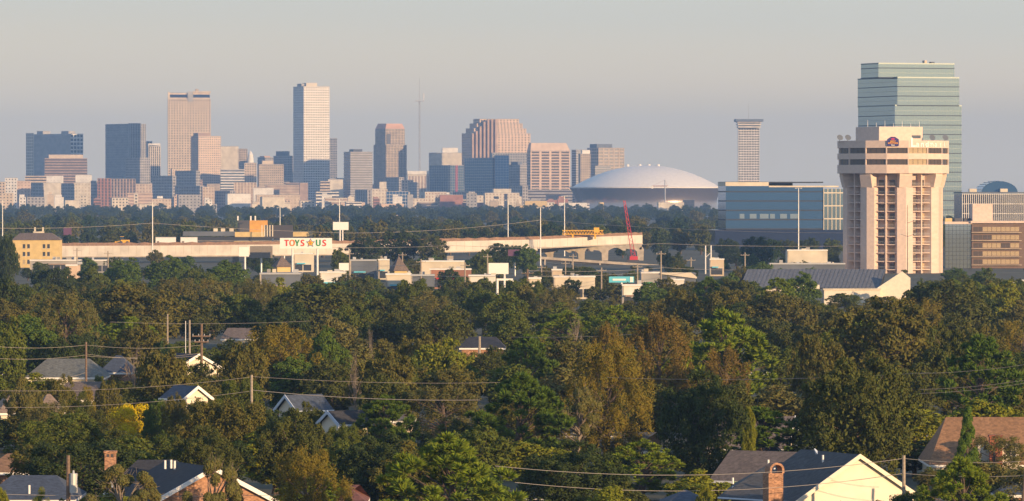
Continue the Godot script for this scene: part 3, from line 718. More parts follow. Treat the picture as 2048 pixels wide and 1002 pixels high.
func hotel() -> void:
	var D := 1980.0
	var o := thing("round_hotel_tower", "round pink hotel tower with balconied shaft and wide banded crown", "building", Vector3(gx(1786, D), 0, -D))
	var R := ms(112, D)      # crown
	var rs := ms(101, D)     # outer face of the piers
	var yc0 := gy(347, D); var yc1 := gy(282, D)
	var off := deg_to_rad(-10.5)
	var step := TAU / 16.0
	var H := M("hotelwall")
	# inner wall of the shaft
	var core := MB.new(); core.ring(rs - 3.4, rs - 3.4, 0, yc0, 32)
	part(core, "shaft_wall", mat("shaftwall", Color(0.5, 0.4, 0.35), 0.8), o)
	# eight flared piers, a thin divider in the middle of each bay
	for k in 8:
		var a := deg_to_rad(10 + 45 * k)
		var t := Transform3D(Basis(Vector3.UP, a), Vector3.ZERO)
		var p := MB.new()
		p.prism(PackedVector2Array([Vector2(-3.0, rs - 3.6), Vector2(3.0, rs - 3.6), Vector2(2.9, rs - 0.5), Vector2(0.2, rs + 0.35), Vector2(-2.9, rs - 0.5)]), 0, yc0 - 5, t * Transform3D(Basis(Vector3(1, 0, 0), Vector3(0, 0, 1), Vector3(0, -1, 0)), Vector3(0, yc0 - 5, 0)))
		part(p, "pier", H, o)
		var fl := MB.new()
		fl.prism(PackedVector2Array([Vector2(rs - 3.6, yc0 - 5), Vector2(rs + 0.1, yc0 - 5), Vector2(R - 0.9, yc0 - 0.9), Vector2(R - 0.9, yc0), Vector2(rs - 3.6, yc0)]), -2.3, 2.3, t * Transform3D(Basis(Vector3(0, 0, 1), Vector3(0, 1, 0), Vector3(-1, 0, 0)), Vector3.ZERO))
		part(fl, "flared_bracket", H, o)
		var dv := MB.new()
		dv.box(-0.22, 0.22, 0, yc0, rs - 3.5, rs - 1.0, Transform3D(Basis(Vector3.UP, a + PI / 8), Vector3.ZERO))
		part(dv, "bay_divider", H, o)
		if cos(a + PI / 8) < -0.3: continue
		for f in 15:   # balconies of this bay
			var y := 1.2 + f * 2.98
			if y > yc0 - 3: continue
			var bl := MB.new()
			var q := Transform3D(Basis(Vector3.UP, a + PI / 8), Vector3.ZERO)
			bl.prism(PackedVector2Array([Vector2(-4.1, rs - 3.5), Vector2(4.1, rs - 3.5), Vector2(4.1, rs - 1.25), Vector2(-4.1, rs - 1.25)]), 0, 0.28, q * Transform3D(Basis(Vector3(1, 0, 0), Vector3(0, 0, 1), Vector3(0, -1, 0)), Vector3(0, y + 0.28, 0)))
			var bp := part(bl, "balcony", H, o)
			var rl := MB.new()
			rl.box(-4.05, 4.05, y + 1.2, y + 1.27, rs - 1.35, rs - 1.29, q); rl.box(-4.05, 4.05, y + 0.75, y + 0.79, rs - 1.34, rs - 1.3, q)
			part(rl, "railing", M("galvanised"), bp)
			for sx in [-1, 1]:
				if sx < 0 and (f + k) % 3 == 0: continue
				var dr := MB.new()
				dr.box(sx * 1.9 - 1.0, sx * 1.9 + 1.0, y + 0.3, y + 2.4, rs - 3.44, rs - 3.36, q)
				part(dr, "balcony_door", M("glassbrown" if (f + k) % 3 else "curtain"), bp)
	# crown: sixteen facets with three solid bands and two rows of windows
	var ys := [yc0, gy(330, D), gy(319, D), gy(307.5, D), gy(296.5, D), yc1]
	for b in [[0, 1, 0.0], [2, 3, 0.0], [4, 5, 0.0]]:
		var m := MB.new()
		for k in 16:
			var a := off + k * step; var c := a + step
			m.quad(Vector3(sin(a) * R, ys[b[0]], cos(a) * R), Vector3(sin(c) * R, ys[b[0]], cos(c) * R), Vector3(sin(c) * R, ys[b[1]], cos(c) * R), Vector3(sin(a) * R, ys[b[1]], cos(a) * R))
			var ri := R - 0.7
			m.quad(Vector3(sin(a) * R, ys[b[1]], cos(a) * R), Vector3(sin(c) * R, ys[b[1]], cos(c) * R), Vector3(sin(c) * ri, ys[b[1]], cos(c) * ri), Vector3(sin(a) * ri, ys[b[1]], cos(a) * ri))
			m.quad(Vector3(sin(c) * R, ys[b[0]], cos(c) * R), Vector3(sin(a) * R, ys[b[0]], cos(a) * R), Vector3(sin(a) * ri, ys[b[0]], cos(a) * ri), Vector3(sin(c) * ri, ys[b[0]], cos(c) * ri))
		part(m, "crown_band", H, o)
	var fl2 := MB.new(); fl2.disc(R - 0.2, yc0 + 0.1, 16, false); fl2.disc(R - 0.2, yc1 - 0.6, 16)
	part(fl2, "crown_slab", M("concrete"), o)
	for row in 2:
		var y0: float = ys[1 + row * 2]; var y1: float = ys[2 + row * 2]
		for k in 16:
			var mid := off + (k + 0.5) * step
			if cos(mid) < -0.25: continue
			var q := Transform3D(Basis(Vector3.UP, mid), Vector3.ZERO)
			var ap := R * cos(step / 2); var hw := R * sin(step / 2)
			var wn := MB.new(); wn.box(-hw + 0.3, hw - 0.3, y0, y1, ap - 0.75, ap - 0.45, q)
			var wp := part(wn, "window", M("curtain" if k == 1 else "glassbrown"), o)
			wp.set_meta("label", "crown window with drawn tan curtain" if k == 1 else "dark crown window")
			var ml := MB.new()
			for c in 3: ml.box(-hw * 0.5 + c * hw * 0.5 - 0.05, -hw * 0.5 + c * hw * 0.5 + 0.05, y0, y1, ap - 0.45, ap - 0.38, q)
			part(ml, "mullion", M("mullion"), wp)
			var pr := MB.new(); pr.box(hw - 0.32, hw + 0.02, y0, y1, ap - 0.7, ap - 0.06, q)
			part(pr, "window_pier", H, o)
	# penthouse and roof kit
	var ph := boxpart("penthouse", H, o, gx(1731, D) - o.position.x, gx(1829, D) - o.position.x, yc1 - 0.6, gy(254, D), -10, 8)
	ph.rotation.y = deg_to_rad(24)
	for k in 7:
		var an := MB.new(); var x := -9.0 + k * 3.1
		an.tube(Vector3(x, gy(254, D), -2), Vector3(x, gy(240 + (k * 5) % 9, D), -2), 0.1, 0.05, 4)
		part(an, "antenna", M("whitepaint"), o)
	for p in [[1677, 5.0], [1693, 7.0], [1861, 8.0], [1887, 5.0]]:
		var dsh := MB.new(); var x: float = gx(p[0], D) - o.position.x; var z := 6.0
		dsh.tube(Vector3(x, yc1 - 0.6, z), Vector3(x, yc1 + 0.6, z), 0.12, 0.12, 5)
		dsh.tube(Vector3(x, yc1 + 0.9, z), Vector3(x + 0.15, yc1 + 1.2, z + 0.5), 0.3, 1.15, 14)
		part(dsh, "satellite_dish", M("slate"), o)
	# chain sign on the parapet
	var q := Transform3D(Basis(Vector3.UP, deg_to_rad(1)), Vector3.ZERO)
	var sg := thing("hotel_sign", "blue shield-shaped sign with orange lettering on hotel parapet", "sign", o.position + Vector3(gx(1778, D) - o.position.x, gy(293.5, D), R * 0.985 + 0.15))
	var shp := func(k: float) -> PackedVector2Array: return PackedVector2Array([Vector2(-2.1 * k, 0.3), Vector2(-1.8 * k, 0.0), Vector2(1.8 * k, 0.0), Vector2(2.1 * k, 0.3), Vector2(2.1 * k, 2.5 * k), Vector2(0.7 * k, 3.4 * k), Vector2(-0.7 * k, 3.4 * k), Vector2(-2.1 * k, 2.5 * k)])
	var s0 := MB.new(); s0.prism(shp.call(1.0), 0.0, 0.25); part(s0, "shield", mat("signblue", Color(0.035, 0.03, 0.16), 0.5), sg)
	var s1 := MB.new(); s1.prism(PackedVector2Array([Vector2(-0.55, 2.3), Vector2(0.55, 2.3), Vector2(0.65, 2.9), Vector2(0.3, 2.7), Vector2(0, 3.1), Vector2(-0.3, 2.7), Vector2(-0.65, 2.9)]), 0.25, 0.34); part(s1, "crown_mark", mat("signred", Color(0.55, 0.03, 0.12), 0.5), sg)
	text(sg, "BEST", 0.85, Vector3(0, 1.75, 0.3), mat("signorange", Color(0.85, 0.36, 0.02), 0.5))
	text(sg, "WESTERN", 0.8, Vector3(0, 1.1, 0.3), M("signorange"))
	text(sg, "Inn", 0.75, Vector3(0, 0.42, 0.3), M("signwhite"))
	# white name lettering, each letter standing on its facet
	var nm := thing("hotel_lettering", "white raised name lettering along the hotel parapet", "lettering", o.position + Vector3(0, gy(294.5, D), 0))
	var word := "Landmark"
	for i in word.length():
		var a := asin(clampf((gx(1818.0 + i * 9.6, D) - o.position.x) / R, -0.99, 0.99))
		var kf := floorf((a - off) / step)
		var mid := off + (kf + 0.5) * step
		var bas := Basis(Vector3.UP, mid)
		var p := Vector3(sin(a), 0, cos(a)) * R * cos(step / 2) / cos(a - mid) + bas.z * 0.12
		var l := text(nm, word[i], 4.6 if i == 0 else 2.5, p + Vector3(0, 1.5 if i == 0 else 0.85, 0), M("signwhite"))
		l.basis = bas
	boxpart("small_sign", M("slate"), nm, 5.4, 8.6, 3.0, 4.1, R * 0.9, R * 0.9 + 0.2)

func text(parent: Node, s: String, size: float, pos: Vector3, m: Material, depth := 0.12) -> MeshInstance3D:
	var t := TextMesh.new()
	var f := SystemFont.new(); f.font_names = PackedStringArray(["Droid Sans"]); f.font_weight = 800
	t.font = f; t.text = s; t.font_size = 64; t.pixel_size = size / 64.0; t.depth = depth
	var o := MeshInstance3D.new(); o.mesh = t; o.material_override = m; o.position = pos
	o.name = "letter" if s.length() == 1 else "lettering"
	parent.add_child(o, true)
	return o

# ---------- the elevated highway under construction ----------
func run_beam(m: MB, a: Vector3, b: Vector3, h0: float, h1: float, z0: float, z1: float) -> void:
	# a straight beam from a to b: top at the line + h1, bottom at the line + h0
	var d := b - a
	var f := Vector3(-d.z, 0, d.x).normalized()
	if f.z < 0: f = -f
	var P := func(p: Vector3, y: float, z: float) -> Vector3: return p + Vector3(0, y, 0) + f * z
	var q := [P.call(a, h0, z1), P.call(b, h0, z1), P.call(b, h1, z1), P.call(a, h1, z1), P.call(a, h0, z0), P.call(b, h0, z0), P.call(b, h1, z0), P.call(a, h1, z0)]
	m.quad(q[0], q[1], q[2], q[3]); m.quad(q[5], q[4], q[7], q[6]); m.quad(q[3], q[2], q[6], q[7]); m.quad(q[4], q[5], q[1], q[0]); m.quad(q[1], q[5], q[6], q[2]); m.quad(q[4], q[0], q[3], q[7])
func highway() -> void:
	# main viaduct: deck line points (photo x, top y, distance)
	var v := thing("viaduct", "long pale concrete viaduct with raw earth on its unfinished deck", "viaduct", Vector3.ZERO)
	var pts := [[100, 492, 2260], [320, 491, 2265], [540, 489, 2275], [700, 487, 2290], [880, 483, 2310], [1075, 479, 2330], [1180, 474, 2345], [1285, 470, 2360]]
	for k in pts.size() - 1:
		var a := at(pts[k][0], pts[k][1], pts[k][2]); var b := at(pts[k + 1][0], pts[k + 1][1], pts[k + 1][2])
		var ext: float = (b.x - a.x)
		var g := MB.new(); run_beam(g, a, b, -4.6 + (0.8 if k > 4 else 0.0), 0, -0.7, 0); part(g, "girder", M("girder"), v)
		var jl := MB.new()
		var nj := int(ext / 3.2)
		for j in nj:   # panel joints
			var p := a.lerp(b, float(j) / nj)
			jl.box(p.x - 0.04, p.x + 0.04, p.y - 3.6, p.y - 0.1, p.z - 0.02, p.z + 0.035)
		part(jl, "panel_joint", M("concrete"), v, true)
		var dk := MB.new(); run_beam(dk, a, b, -2.6, -1.2, -14, -0.7); part(dk, "deck", M("concrete"), v)
		var fg := MB.new(); run_beam(fg, a, b, -4.4, 0, -14.6, -14.0); part(fg, "girder", M("girder"), v)
		var lg := MB.new(); run_beam(lg, a, b, -4.75 + (0.8 if k > 4 else 0.0), -4.3 + (0.8 if k > 4 else 0.0), -0.6, 0.25); part(lg, "ledge", M("concrete"), v)
		var er := MB.new()
		var n := 14
		for j in n:   # uneven heap of earth along the deck
			var p := a.lerp(b, float(j) / n); var q := a.lerp(b, float(j + 1) / n)
			var h0 := 0.9 + 0.5 * absf(sin(j * 1.7 + k)); var h1 := 0.9 + 0.5 * absf(sin((j + 1) * 1.7 + k)) if j < n - 1 else 0.9 + 0.5 * absf(sin(k + 1.0))
			if j == 0: h0 = 0.9 + 0.5 * absf(sin(float(k)))
			er.quad(p + Vector3(0, -0.6, -0.72), q + Vector3(0, -0.6, -0.72), q + Vector3(0, h1, -3), p + Vector3(0, h0, -3))
			er.quad(p + Vector3(0, h0, -3), q + Vector3(0, h1, -3), q + Vector3(0, -0.6, -9), p + Vector3(0, -0.6, -9))
		part(er, "earth_fill", M("dirt"), v)
	# arched piers under the right end
	for p in [[1075, 1097, 1143], [1143, 1160, 1187], [1187, 1207, 1252], [1252, 1278, 1300]]:
		var D := 2345.0
		var m := MB.new()
		var t := Transform3D(Basis.IDENTITY, Vector3(0, 0, -D - 5))
		var x0 := gx(p[0], D); var x1 := gx(p[1], D) - 0.6; var x2 := minf(gx(p[2], D), gx(1284, D))
		var yt := gy(495 - (p[0] - 1075) * 0.035, D)
		var yb := 0.0
		var poly := PackedVector2Array([Vector2(x1, yb), Vector2(x1 + 2.6, yb), Vector2(x1 + 2.7, yt - 3.0)])
		for k in 6: poly.append(Vector2(x1 + 2.8 + k * (x2 - x1 - 4.0) / 5.0, yt - 2.7 + sin(PI * k / 5.0) * 1.3 + 0.5))
		poly.append_array([Vector2(x2, yt - 2.2), Vector2(x2, yt), Vector2(x0, yt), Vector2(x0, yt - 1.9), Vector2(x1 - 1.2, yt - 2.2), Vector2(x1 - 0.1, yt - 3.2)])
		m.prism(poly, -1.2, 1.2, t)
		part(m, "arched_pier", M("concrete"), v)
	for px in [160, 270, 380, 470, 620, 760, 900, 1000]:
		var D := 2285.0
		var m := MB.new(); m.box(gx(px, D) - 1.3, gx(px, D) + 1.3, 0, gy(512, D), -D - 8, -D - 5); part(m, "column", M("concrete"), v)
	# lower ramp in front
	var r := thing("highway_ramp", "low sloping concrete ramp passing in front of the arched piers", "ramp", Vector3.ZERO)
	var ra := at(1078, 513, 2200); var rb := at(1340, 531, 2200)
	var m1 := MB.new(); run_beam(m1, ra, rb, -1.0, 0.0, -0.4, 0); part(m1, "parapet", M("concrete"), r)
	var m2 := MB.new(); run_beam(m2, ra, rb, -1.7, -0.6, -9, -0.4); part(m2, "deck", M("asphalt"), r)
	var m3 := MB.new(); m3.prism(PackedVector2Array([Vector2(ra.x, 0), Vector2(rb.x, 0), Vector2(rb.x, rb.y - 1.7), Vector2(gx(1130, 2200), gy(530, 2200)), Vector2(ra.x, ra.y - 1.7)]), -2208.5, -2200.6); part(m3, "retaining_wall", M("girder"), r)
	for k in 5:
		var c := MB.new(); var x := gx(1090 + k * 55, 2200); c.box(x - 0.3, x + 0.3, 0, gy(519 + k * 3.4, 2200), -2200.6, -2199.9); part(c, "buttress", M("concrete"), r)
	# site cabins on the deck
	for c in [["long white site cabin on the viaduct deck near loader", 310, 350, 475], ["white site cabin with stair rail beside dark office", 360, 393, 475]]:
		var D := 2268.0
		var o := thing("site_cabin", c[0], "cabin", Vector3(gx((c[1] + c[2]) / 2.0, D), gy(491, D) - 1.2, -D - 4))
		var w := ms(c[2] - c[1], D)
		boxpart("shell", M("whitepaint"), o, -w / 2, w / 2, 0, gy(c[3], D) - o.position.y, -2.5, 0)
		boxpart("roof", M("galvanised"), o, -w / 2 - 0.1, w / 2 + 0.1, gy(c[3], D) - o.position.y, gy(c[3], D) - o.position.y + 0.15, -2.6, 0.1)
		boxpart("door", M("greyboard"), o, -w / 2 + 0.5, -w / 2 + 1.5, 0.9, 3.0, 0, 0.05)
	# wheel loader on the deck
	var D2 := 2268.0
	var L := thing("wheel_loader", "orange-yellow wheel loader working on the earth-topped viaduct", "loader", Vector3(gx(244, D2), gy(489, D2), -D2 - 3))
	boxpart("body", M("yellowpaint"), L, -0.6, 2.9, 0.7, 1.9, -1.1, 1.1)
	boxpart("cab", M("pane"), L, -0.9, 0.5, 1.9, 3.2, -0.8, 0.8)
	boxpart("cab_roof", M("yellowpaint"), L, -1.0, 0.6, 3.2, 3.35, -0.9, 0.9)
	var arm := MB.new(); arm.tube(Vector3(-0.8, 1.5, 0.6), Vector3(-2.8, 0.9, 0.6), 0.18, 0.15, 5); arm.tube(Vector3(-0.8, 1.5, -0.6), Vector3(-2.8, 0.9, -0.6), 0.18, 0.15, 5); part(arm, "lift_arm", M("yellowpaint"), L)
	var bk := MB.new(); bk.prism(PackedVector2Array([Vector2(-3.6, 0.3), Vector2(-2.7, 0.2), Vector2(-2.6, 1.3), Vector2(-2.9, 1.3)]), -1.2, 1.2); part(bk, "bucket", M("yellowpaint"), L)
	for x in [-0.5, 2.1]:
		for z in [-1.0, 1.0]:
			var wh := MB.new(); wh.tube(Vector3(x, 0.7, z - 0.25), Vector3(x, 0.7, z + 0.25), 0.7, 0.7, 14); part(wh, "wheel", M("darksteel"), L)
	# yellow gantry on the right end of the deck
	var D3 := 2338.0
	var G := thing("launching_gantry", "yellow steel beam gantry lying across the viaduct's raised end", "gantry", Vector3(gx(1166, D3), gy(474, D3) + 0.6, -D3 - 5))
	var gl := ms(82, D3)
	for z in [-1.5, 1.5]:
		boxpart("chord", M("yellowpaint"), G, -gl / 2, gl / 2, 0.4, 0.75, z - 0.25, z + 0.25)
		boxpart("chord", M("yellowpaint"), G, -gl / 2, gl / 2, 2.0, 2.3, z - 0.25, z + 0.25)
	var br := MB.new()
	for k in 14:
		for z in [-1.5, 1.5]:
			var x := -gl / 2 + k * gl / 14.0
			br.tube(Vector3(x, 0.6, z), Vector3(x + gl / 28.0, 2.2, z), 0.1, 0.1, 4); br.tube(Vector3(x + gl / 28.0, 2.2, z), Vector3(x + gl / 14.0, 0.6, z), 0.1, 0.1, 4)
	part(br, "bracing", M("yellowpaint"), G, true)
	for x in [-gl * 0.25, gl * 0.3]: boxpart("leg", M("yellowpaint"), G, x - 0.35, x + 0.35, -1.4, 0.4, -1.6, 1.6)
	boxpart("winch_housing", M("yellowpaint"), G, gl * 0.27, gl * 0.4, 1.2, 3.4, -1.6, 1.7)
	# red crawler crane with a lattice boom
	var D4 := 2290.0
	var C := thing("crawler_crane", "red crawler crane with tall lattice boom at the viaduct's end", "crane", Vector3(gx(1266, D4), 0, -D4))
	boxpart("track", M("darksteel"), C, -2.6, 2.6, 0, 1.0, 1.0, 2.0); boxpart("track", M("darksteel"), C, -2.6, 2.6, 0, 1.0, -2.0, -1.0)
	boxpart("machinery_house", M("redpaint"), C, -1.6, 2.0, 1.0, 2.5, -1.4, 1.4)
	boxpart("cab", M("pane"), C, -2.6, -1.4, 1.1, 3.2, 1.6, 2.6)
	var bm := MB.new(); var b0 := Vector3(0.2, 2.4, 0); var b1 := at(1248.5, 401, D4) - C.position
	for s in [Vector2(-1, -1), Vector2(1, -1), Vector2(1, 1), Vector2(-1, 1)]: bm.tube(b0 + Vector3(s.x * 0.85, 0, s.y * 0.85), b1 + Vector3(s.x * 0.35, 0, s.y * 0.35), 0.13, 0.1, 4)
	for k in 20:
		var f := k / 20.0; var g := (k + 1) / 20.0; var wa := lerpf(0.85, 0.35, f); var wb := lerpf(0.85, 0.35, g); var p := b0.lerp(b1, f); var q := b0.lerp(b1, g)
		for z in [-1, 1]:
			var sg := 1 if k % 2 else -1
			bm.tube(p + Vector3(sg * wa, 0, z * wa), q + Vector3(-sg * wb, 0, z * wb), 0.09, 0.09, 3)
			bm.tube(p + Vector3(z * wa, 0, sg * wa), q + Vector3(z * wb, 0, -sg * wb), 0.09, 0.09, 3)
	part(bm, "lattice_boom", M("redpaint"), C)
	# high-mast lights
	var i := 0
	for hm in [[305, 405, 2150, "tall grey light mast before the white viaduct wall"], [1081, 415, 2180, "tall light mast where the arched piers begin"], [1016, 400, 2500, "light mast behind the viaduct near the earth heap"], [1129, 392, 2520, "light mast rising behind the yellow gantry"], [560, 415, 2600, "light mast behind the black billboard"], [679, 398, 2420, "light mast behind the white double billboard"], [5, 400, 2500, "light mast above the yellow hip-roofed building"], [1597, 376, 2350, "tall light mast with wide head before blue glass office"]]:
		var o := thing("light_mast", hm[3], "light mast", Vector3(gx(hm[0], hm[2]), 0, -hm[2]))
		var h := gy(hm[1], hm[2])
		var p := MB.new(); p.tube(Vector3.ZERO, Vector3(0, h, 0), 0.3, 0.16, 8); part(p, "pole", M("galvanised"), o)
		var hd := MB.new(); hd.tube(Vector3(-1.2, h, 0), Vector3(1.2, h, 0), 0.12, 0.12, 5); hd.box(-1.5, -0.8, h - 0.3, h + 0.1, -0.3, 0.3); hd.box(0.8, 1.5, h - 0.3, h + 0.1, -0.3, 0.3); part(hd, "lamp_head", M("galvanised"), o)
		i += 1

# ---------- shops, signs and sheds along the strip ----------
func shed(called: String, label: String, px0: float, px1: float, yt: float, D: float, depth: float, wall: String, roofm := "roofgravel", yaw := 0.0, cat := "building") -> Node3D:
	var w := ms(px1 - px0, D)
	var o := thing(called, label, cat, Vector3(gx((px0 + px1) / 2.0, D), 0, -D - depth / 2), yaw)
	var h := gy(yt, D)
	boxpart("wall", M(wall), o, -w / 2, w / 2, 0, h, -depth / 2, depth / 2)
	boxpart("roof", M(roofm), o, -w / 2 - 0.1, w / 2 + 0.1, h, h + 0.25, -depth / 2 - 0.1, depth / 2 + 0.1)
	return o
func board(label: String, px0: float, px1: float, y0: float, y1: float, D: float, face: String, legs := [0.5], cat := "billboard", called := "billboard") -> Node3D:
	var w := ms(px1 - px0, D)
	var o := thing(called, label, cat, Vector3(gx((px0 + px1) / 2.0, D), 0, -D))
	boxpart("panel", M(face), o, -w / 2, w / 2, gy(y1, D), gy(y0, D), -0.4, 0.4)
	for l in legs:
		var p := MB.new(); p.tube(Vector3(-w / 2 + w * l, 0, 0), Vector3(-w / 2 + w * l, gy(y1, D), 0), 0.32, 0.3, 8); part(p, "post", M("whitepaint" if face == "signwhite" else "galvanised"), o)
	return o
func strip() -> void:
	# toy shop sign
	var D := 1700.0
	var o := board("white shop sign with coloured letters and star on two white posts", 560, 664, 476, 497, D, "signwhite", [0.24, 0.72], "sign", "shop_sign")
	var cols := {"r": Color(0.62, 0.06, 0.035), "o": Color(0.72, 0.2, 0.03), "g": Color(0.03, 0.25, 0.08)}
	for k in cols: mat("toy" + k, cols[k], 0.5)
	for l in [["T", 573.5, "r"], ["O", 584.5, "o"], ["Y", 594.5, "g"], ["S", 605.5, "r"], ["U", 637, "g"], ["S", 649, "r"]]:
		text(o, l[0], 2.7, at(l[1], 486, D) - o.position + Vector3(0, 0, 0.46), M("toy" + l[2]))
	var star := func(r: float, c: Vector2) -> PackedVector2Array:
		var p := PackedVector2Array()
		for k in 10:
			var f := PI / 2 + TAU * k / 10.0; var q: float = r * (1.0 if k % 2 == 0 else 0.52)
			p.append(c + Vector2(cos(f), sin(f)) * q)
		return p
	var sc := at(621, 486, D) - o.position
	var s0 := MB.new(); s0.prism(star.call(1.45, Vector2(sc.x, sc.y)), 0.4, 0.46); part(s0, "star_outline", mat("toyblue", Color(0.04, 0.06, 0.3), 0.5), o)
	var s1 := MB.new(); s1.prism(star.call(1.1, Vector2(sc.x, sc.y)), 0.46, 0.5); part(s1, "star", mat("toyyellow", Color(0.8, 0.55, 0.02), 0.5), o)
	var lr := text(o, "R", 1.5, sc + Vector3(0, 0, 0.54), M("toyo")); lr.scale.x = -1
	# billboards
	board("plain grey-brown billboard seen from its back on one pole", 500, 545, 492, 516, 1720, "greyboard", [0.5])
	board("blank white billboard partly behind the grey-brown one", 478, 498, 494, 513, 1800, "signwhite", [0.6])
	board("white and pale-blue double billboard standing before the dark woods", 666, 697, 444, 460, 2350, "signwhite", [0.45, 0.62])
	o = board("black billboard back with ribbed left flank", 528, 586, 450, 476, 2380, "darksteel", [0.3, 0.7])
	for k in 5:
		boxpart("rib", M("cream"), o, -ms(34, 2380) + k * 1.15, -ms(34, 2380) + 0.45 + k * 1.15, gy(473, 2380), gy(450, 2380), 0.41, 0.7)
	board("dark purple billboard among trees beyond the yellow building", 127, 143, 456, 470, 2500, "purple", [0.6])
	board("white roadside board with reddish lettering strip", 678, 699, 526, 541, 1620, "signwhite", [0.5])
	board("white sign board with small red print near the wooden pole", 977, 1017, 526, 548, 1560, "signwhite", [0.3, 0.8])
	board("purple-fronted sign hidden in roadside trees", 1016, 1044, 499, 512, 1900, "purple", [0.5])
	o = board("cyan and white oval shop sign above the trees", 1218, 1268, 553, 565, 1420, "cyan", [0.5], "sign", "shop_sign")
	boxpart("white_script", M("signwhite"), o, -2.3, 1.1, gy(561, 1420), gy(557.5, 1420), 0.4, 0.46)
	boxpart("white_border", M("signwhite"), o, 2.2, 3.0, gy(564, 1420), gy(554, 1420), 0.4, 0.47)
	board("empty white pipe frame of a sign in front of trees", 993, 1026, 557, 561, 1380, "signwhite", [0.05, 0.97], "sign", "sign_frame")
	# yellow hip-roofed building
	D = 2120.0
	o = thing("yellow_building", "yellow three-storey building with brown hip roof and paired windows", "building", Vector3(gx(72, D), 0, -D - 6))
	var w := ms(94, D); var h := gy(480, D)
	boxpart("wall", M("yellowwall"), o, -w / 2, w / 2, 0, h, -6, 6)
	var hr := MB.new(); var e := [Vector3(-w / 2 - 0.4, h, 6.4), Vector3(w / 2 + 0.4, h, 6.4), Vector3(w / 2 + 0.4, h, -6.4), Vector3(-w / 2 - 0.4, h, -6.4)]
	var t := [Vector3(-w / 2 + 2.5, h + 2.7, 1.5), Vector3(w / 2 - 3.5, h + 2.7, 1.5), Vector3(w / 2 - 3.5, h + 2.7, -1.5), Vector3(-w / 2 + 2.5, h + 2.7, -1.5)]
	for k in 4: hr.quad(e[k], e[(k + 1) % 4], t[(k + 1) % 4], t[k])
	hr.quad(t[0], t[1], t[2], t[3]); hr.quad(e[3], e[2], e[1], e[0])
	part(hr, "hip_roof", M("shinglebrown"), o)
	for row in 3:
		for px in [48, 57, 88, 97]:
			var x := gx(px, D) - o.position.x
			var wn := boxpart("window", M("glass" if (px + row) % 5 else "curtain"), o, x - 0.5, x + 0.5, h - 3.2 - row * 3.0, h - 1.6 - row * 3.0, 5.9, 6.03)
			boxpart("sill", M("cream"), wn, x - 0.6, x + 0.6, h - 3.35 - row * 3.0, h - 3.2 - row * 3.0, 6.0, 6.18)
	boxpart("roof_platform", M("cream"), o, -1.5, 2.6, h + 2.7, h + 3.3, -1.4, 1.4)
	for x in [-0.9, 2.2]: boxpart("chimney", M("cream"), o, x - 0.3, x + 0.3, h + 3.3, h + 4.9, -0.3, 0.3)
	# office with yellow fascias behind the viaduct
	D = 2460.0
	o = shed("yellow_fascia_office", "dark office with stepped yellow fascias and orange penthouse behind the viaduct", 372, 645, 482, D, 16, "dark")
	var cx0 := o.position.x
	boxpart("fascia", M("yellowwall"), o, gx(470, D) - cx0, gx(528, D) - cx0, gy(474, D), gy(464, D), -6, 8.6)
	boxpart("fascia", M("yellowwall"), o, gx(586, D) - cx0, gx(644, D) - cx0, gy(473, D), gy(464, D), -6, 8.6)
	boxpart("fascia", M("yellowwall"), o, gx(468, D) - cx0, gx(545, D) - cx0, gy(488, D), gy(482.5, D), 8.0, 8.8)
	boxpart("upper_storey", M("glass"), o, gx(375, D) - cx0, gx(640, D) - cx0, gy(482, D) + 0.25, gy(474.1, D), -7, 7.8)
	boxpart("canopy", M("slate"), o, gx(366, D) - cx0, gx(470, D) - cx0, gy(472, D), gy(463, D), -6, 9)
	boxpart("penthouse", M("orangewall"), o, gx(498, D) - cx0, gx(533, D) - cx0, gy(464, D), gy(441, D), -4, 3)
	boxpart("penthouse", M("dark"), o, gx(475, D) - cx0, gx(497.5, D) - cx0, gy(464, D), gy(441, D), -4, 3)
	for px in [474, 500, 509]: boxpart("flue", M("whitepaint"), o, gx(px, D) - cx0 - 0.3, gx(px, D) - cx0 + 0.3, gy(441, D), gy(432, D), -0.3, 0.3)
	for px in [430, 445, 462]: boxpart("roof_vent", M("cream"), o, gx(px, D) - cx0 - 0.9, gx(px, D) - cx0 + 0.9, gy(463, D), gy(457, D), 2, 4)
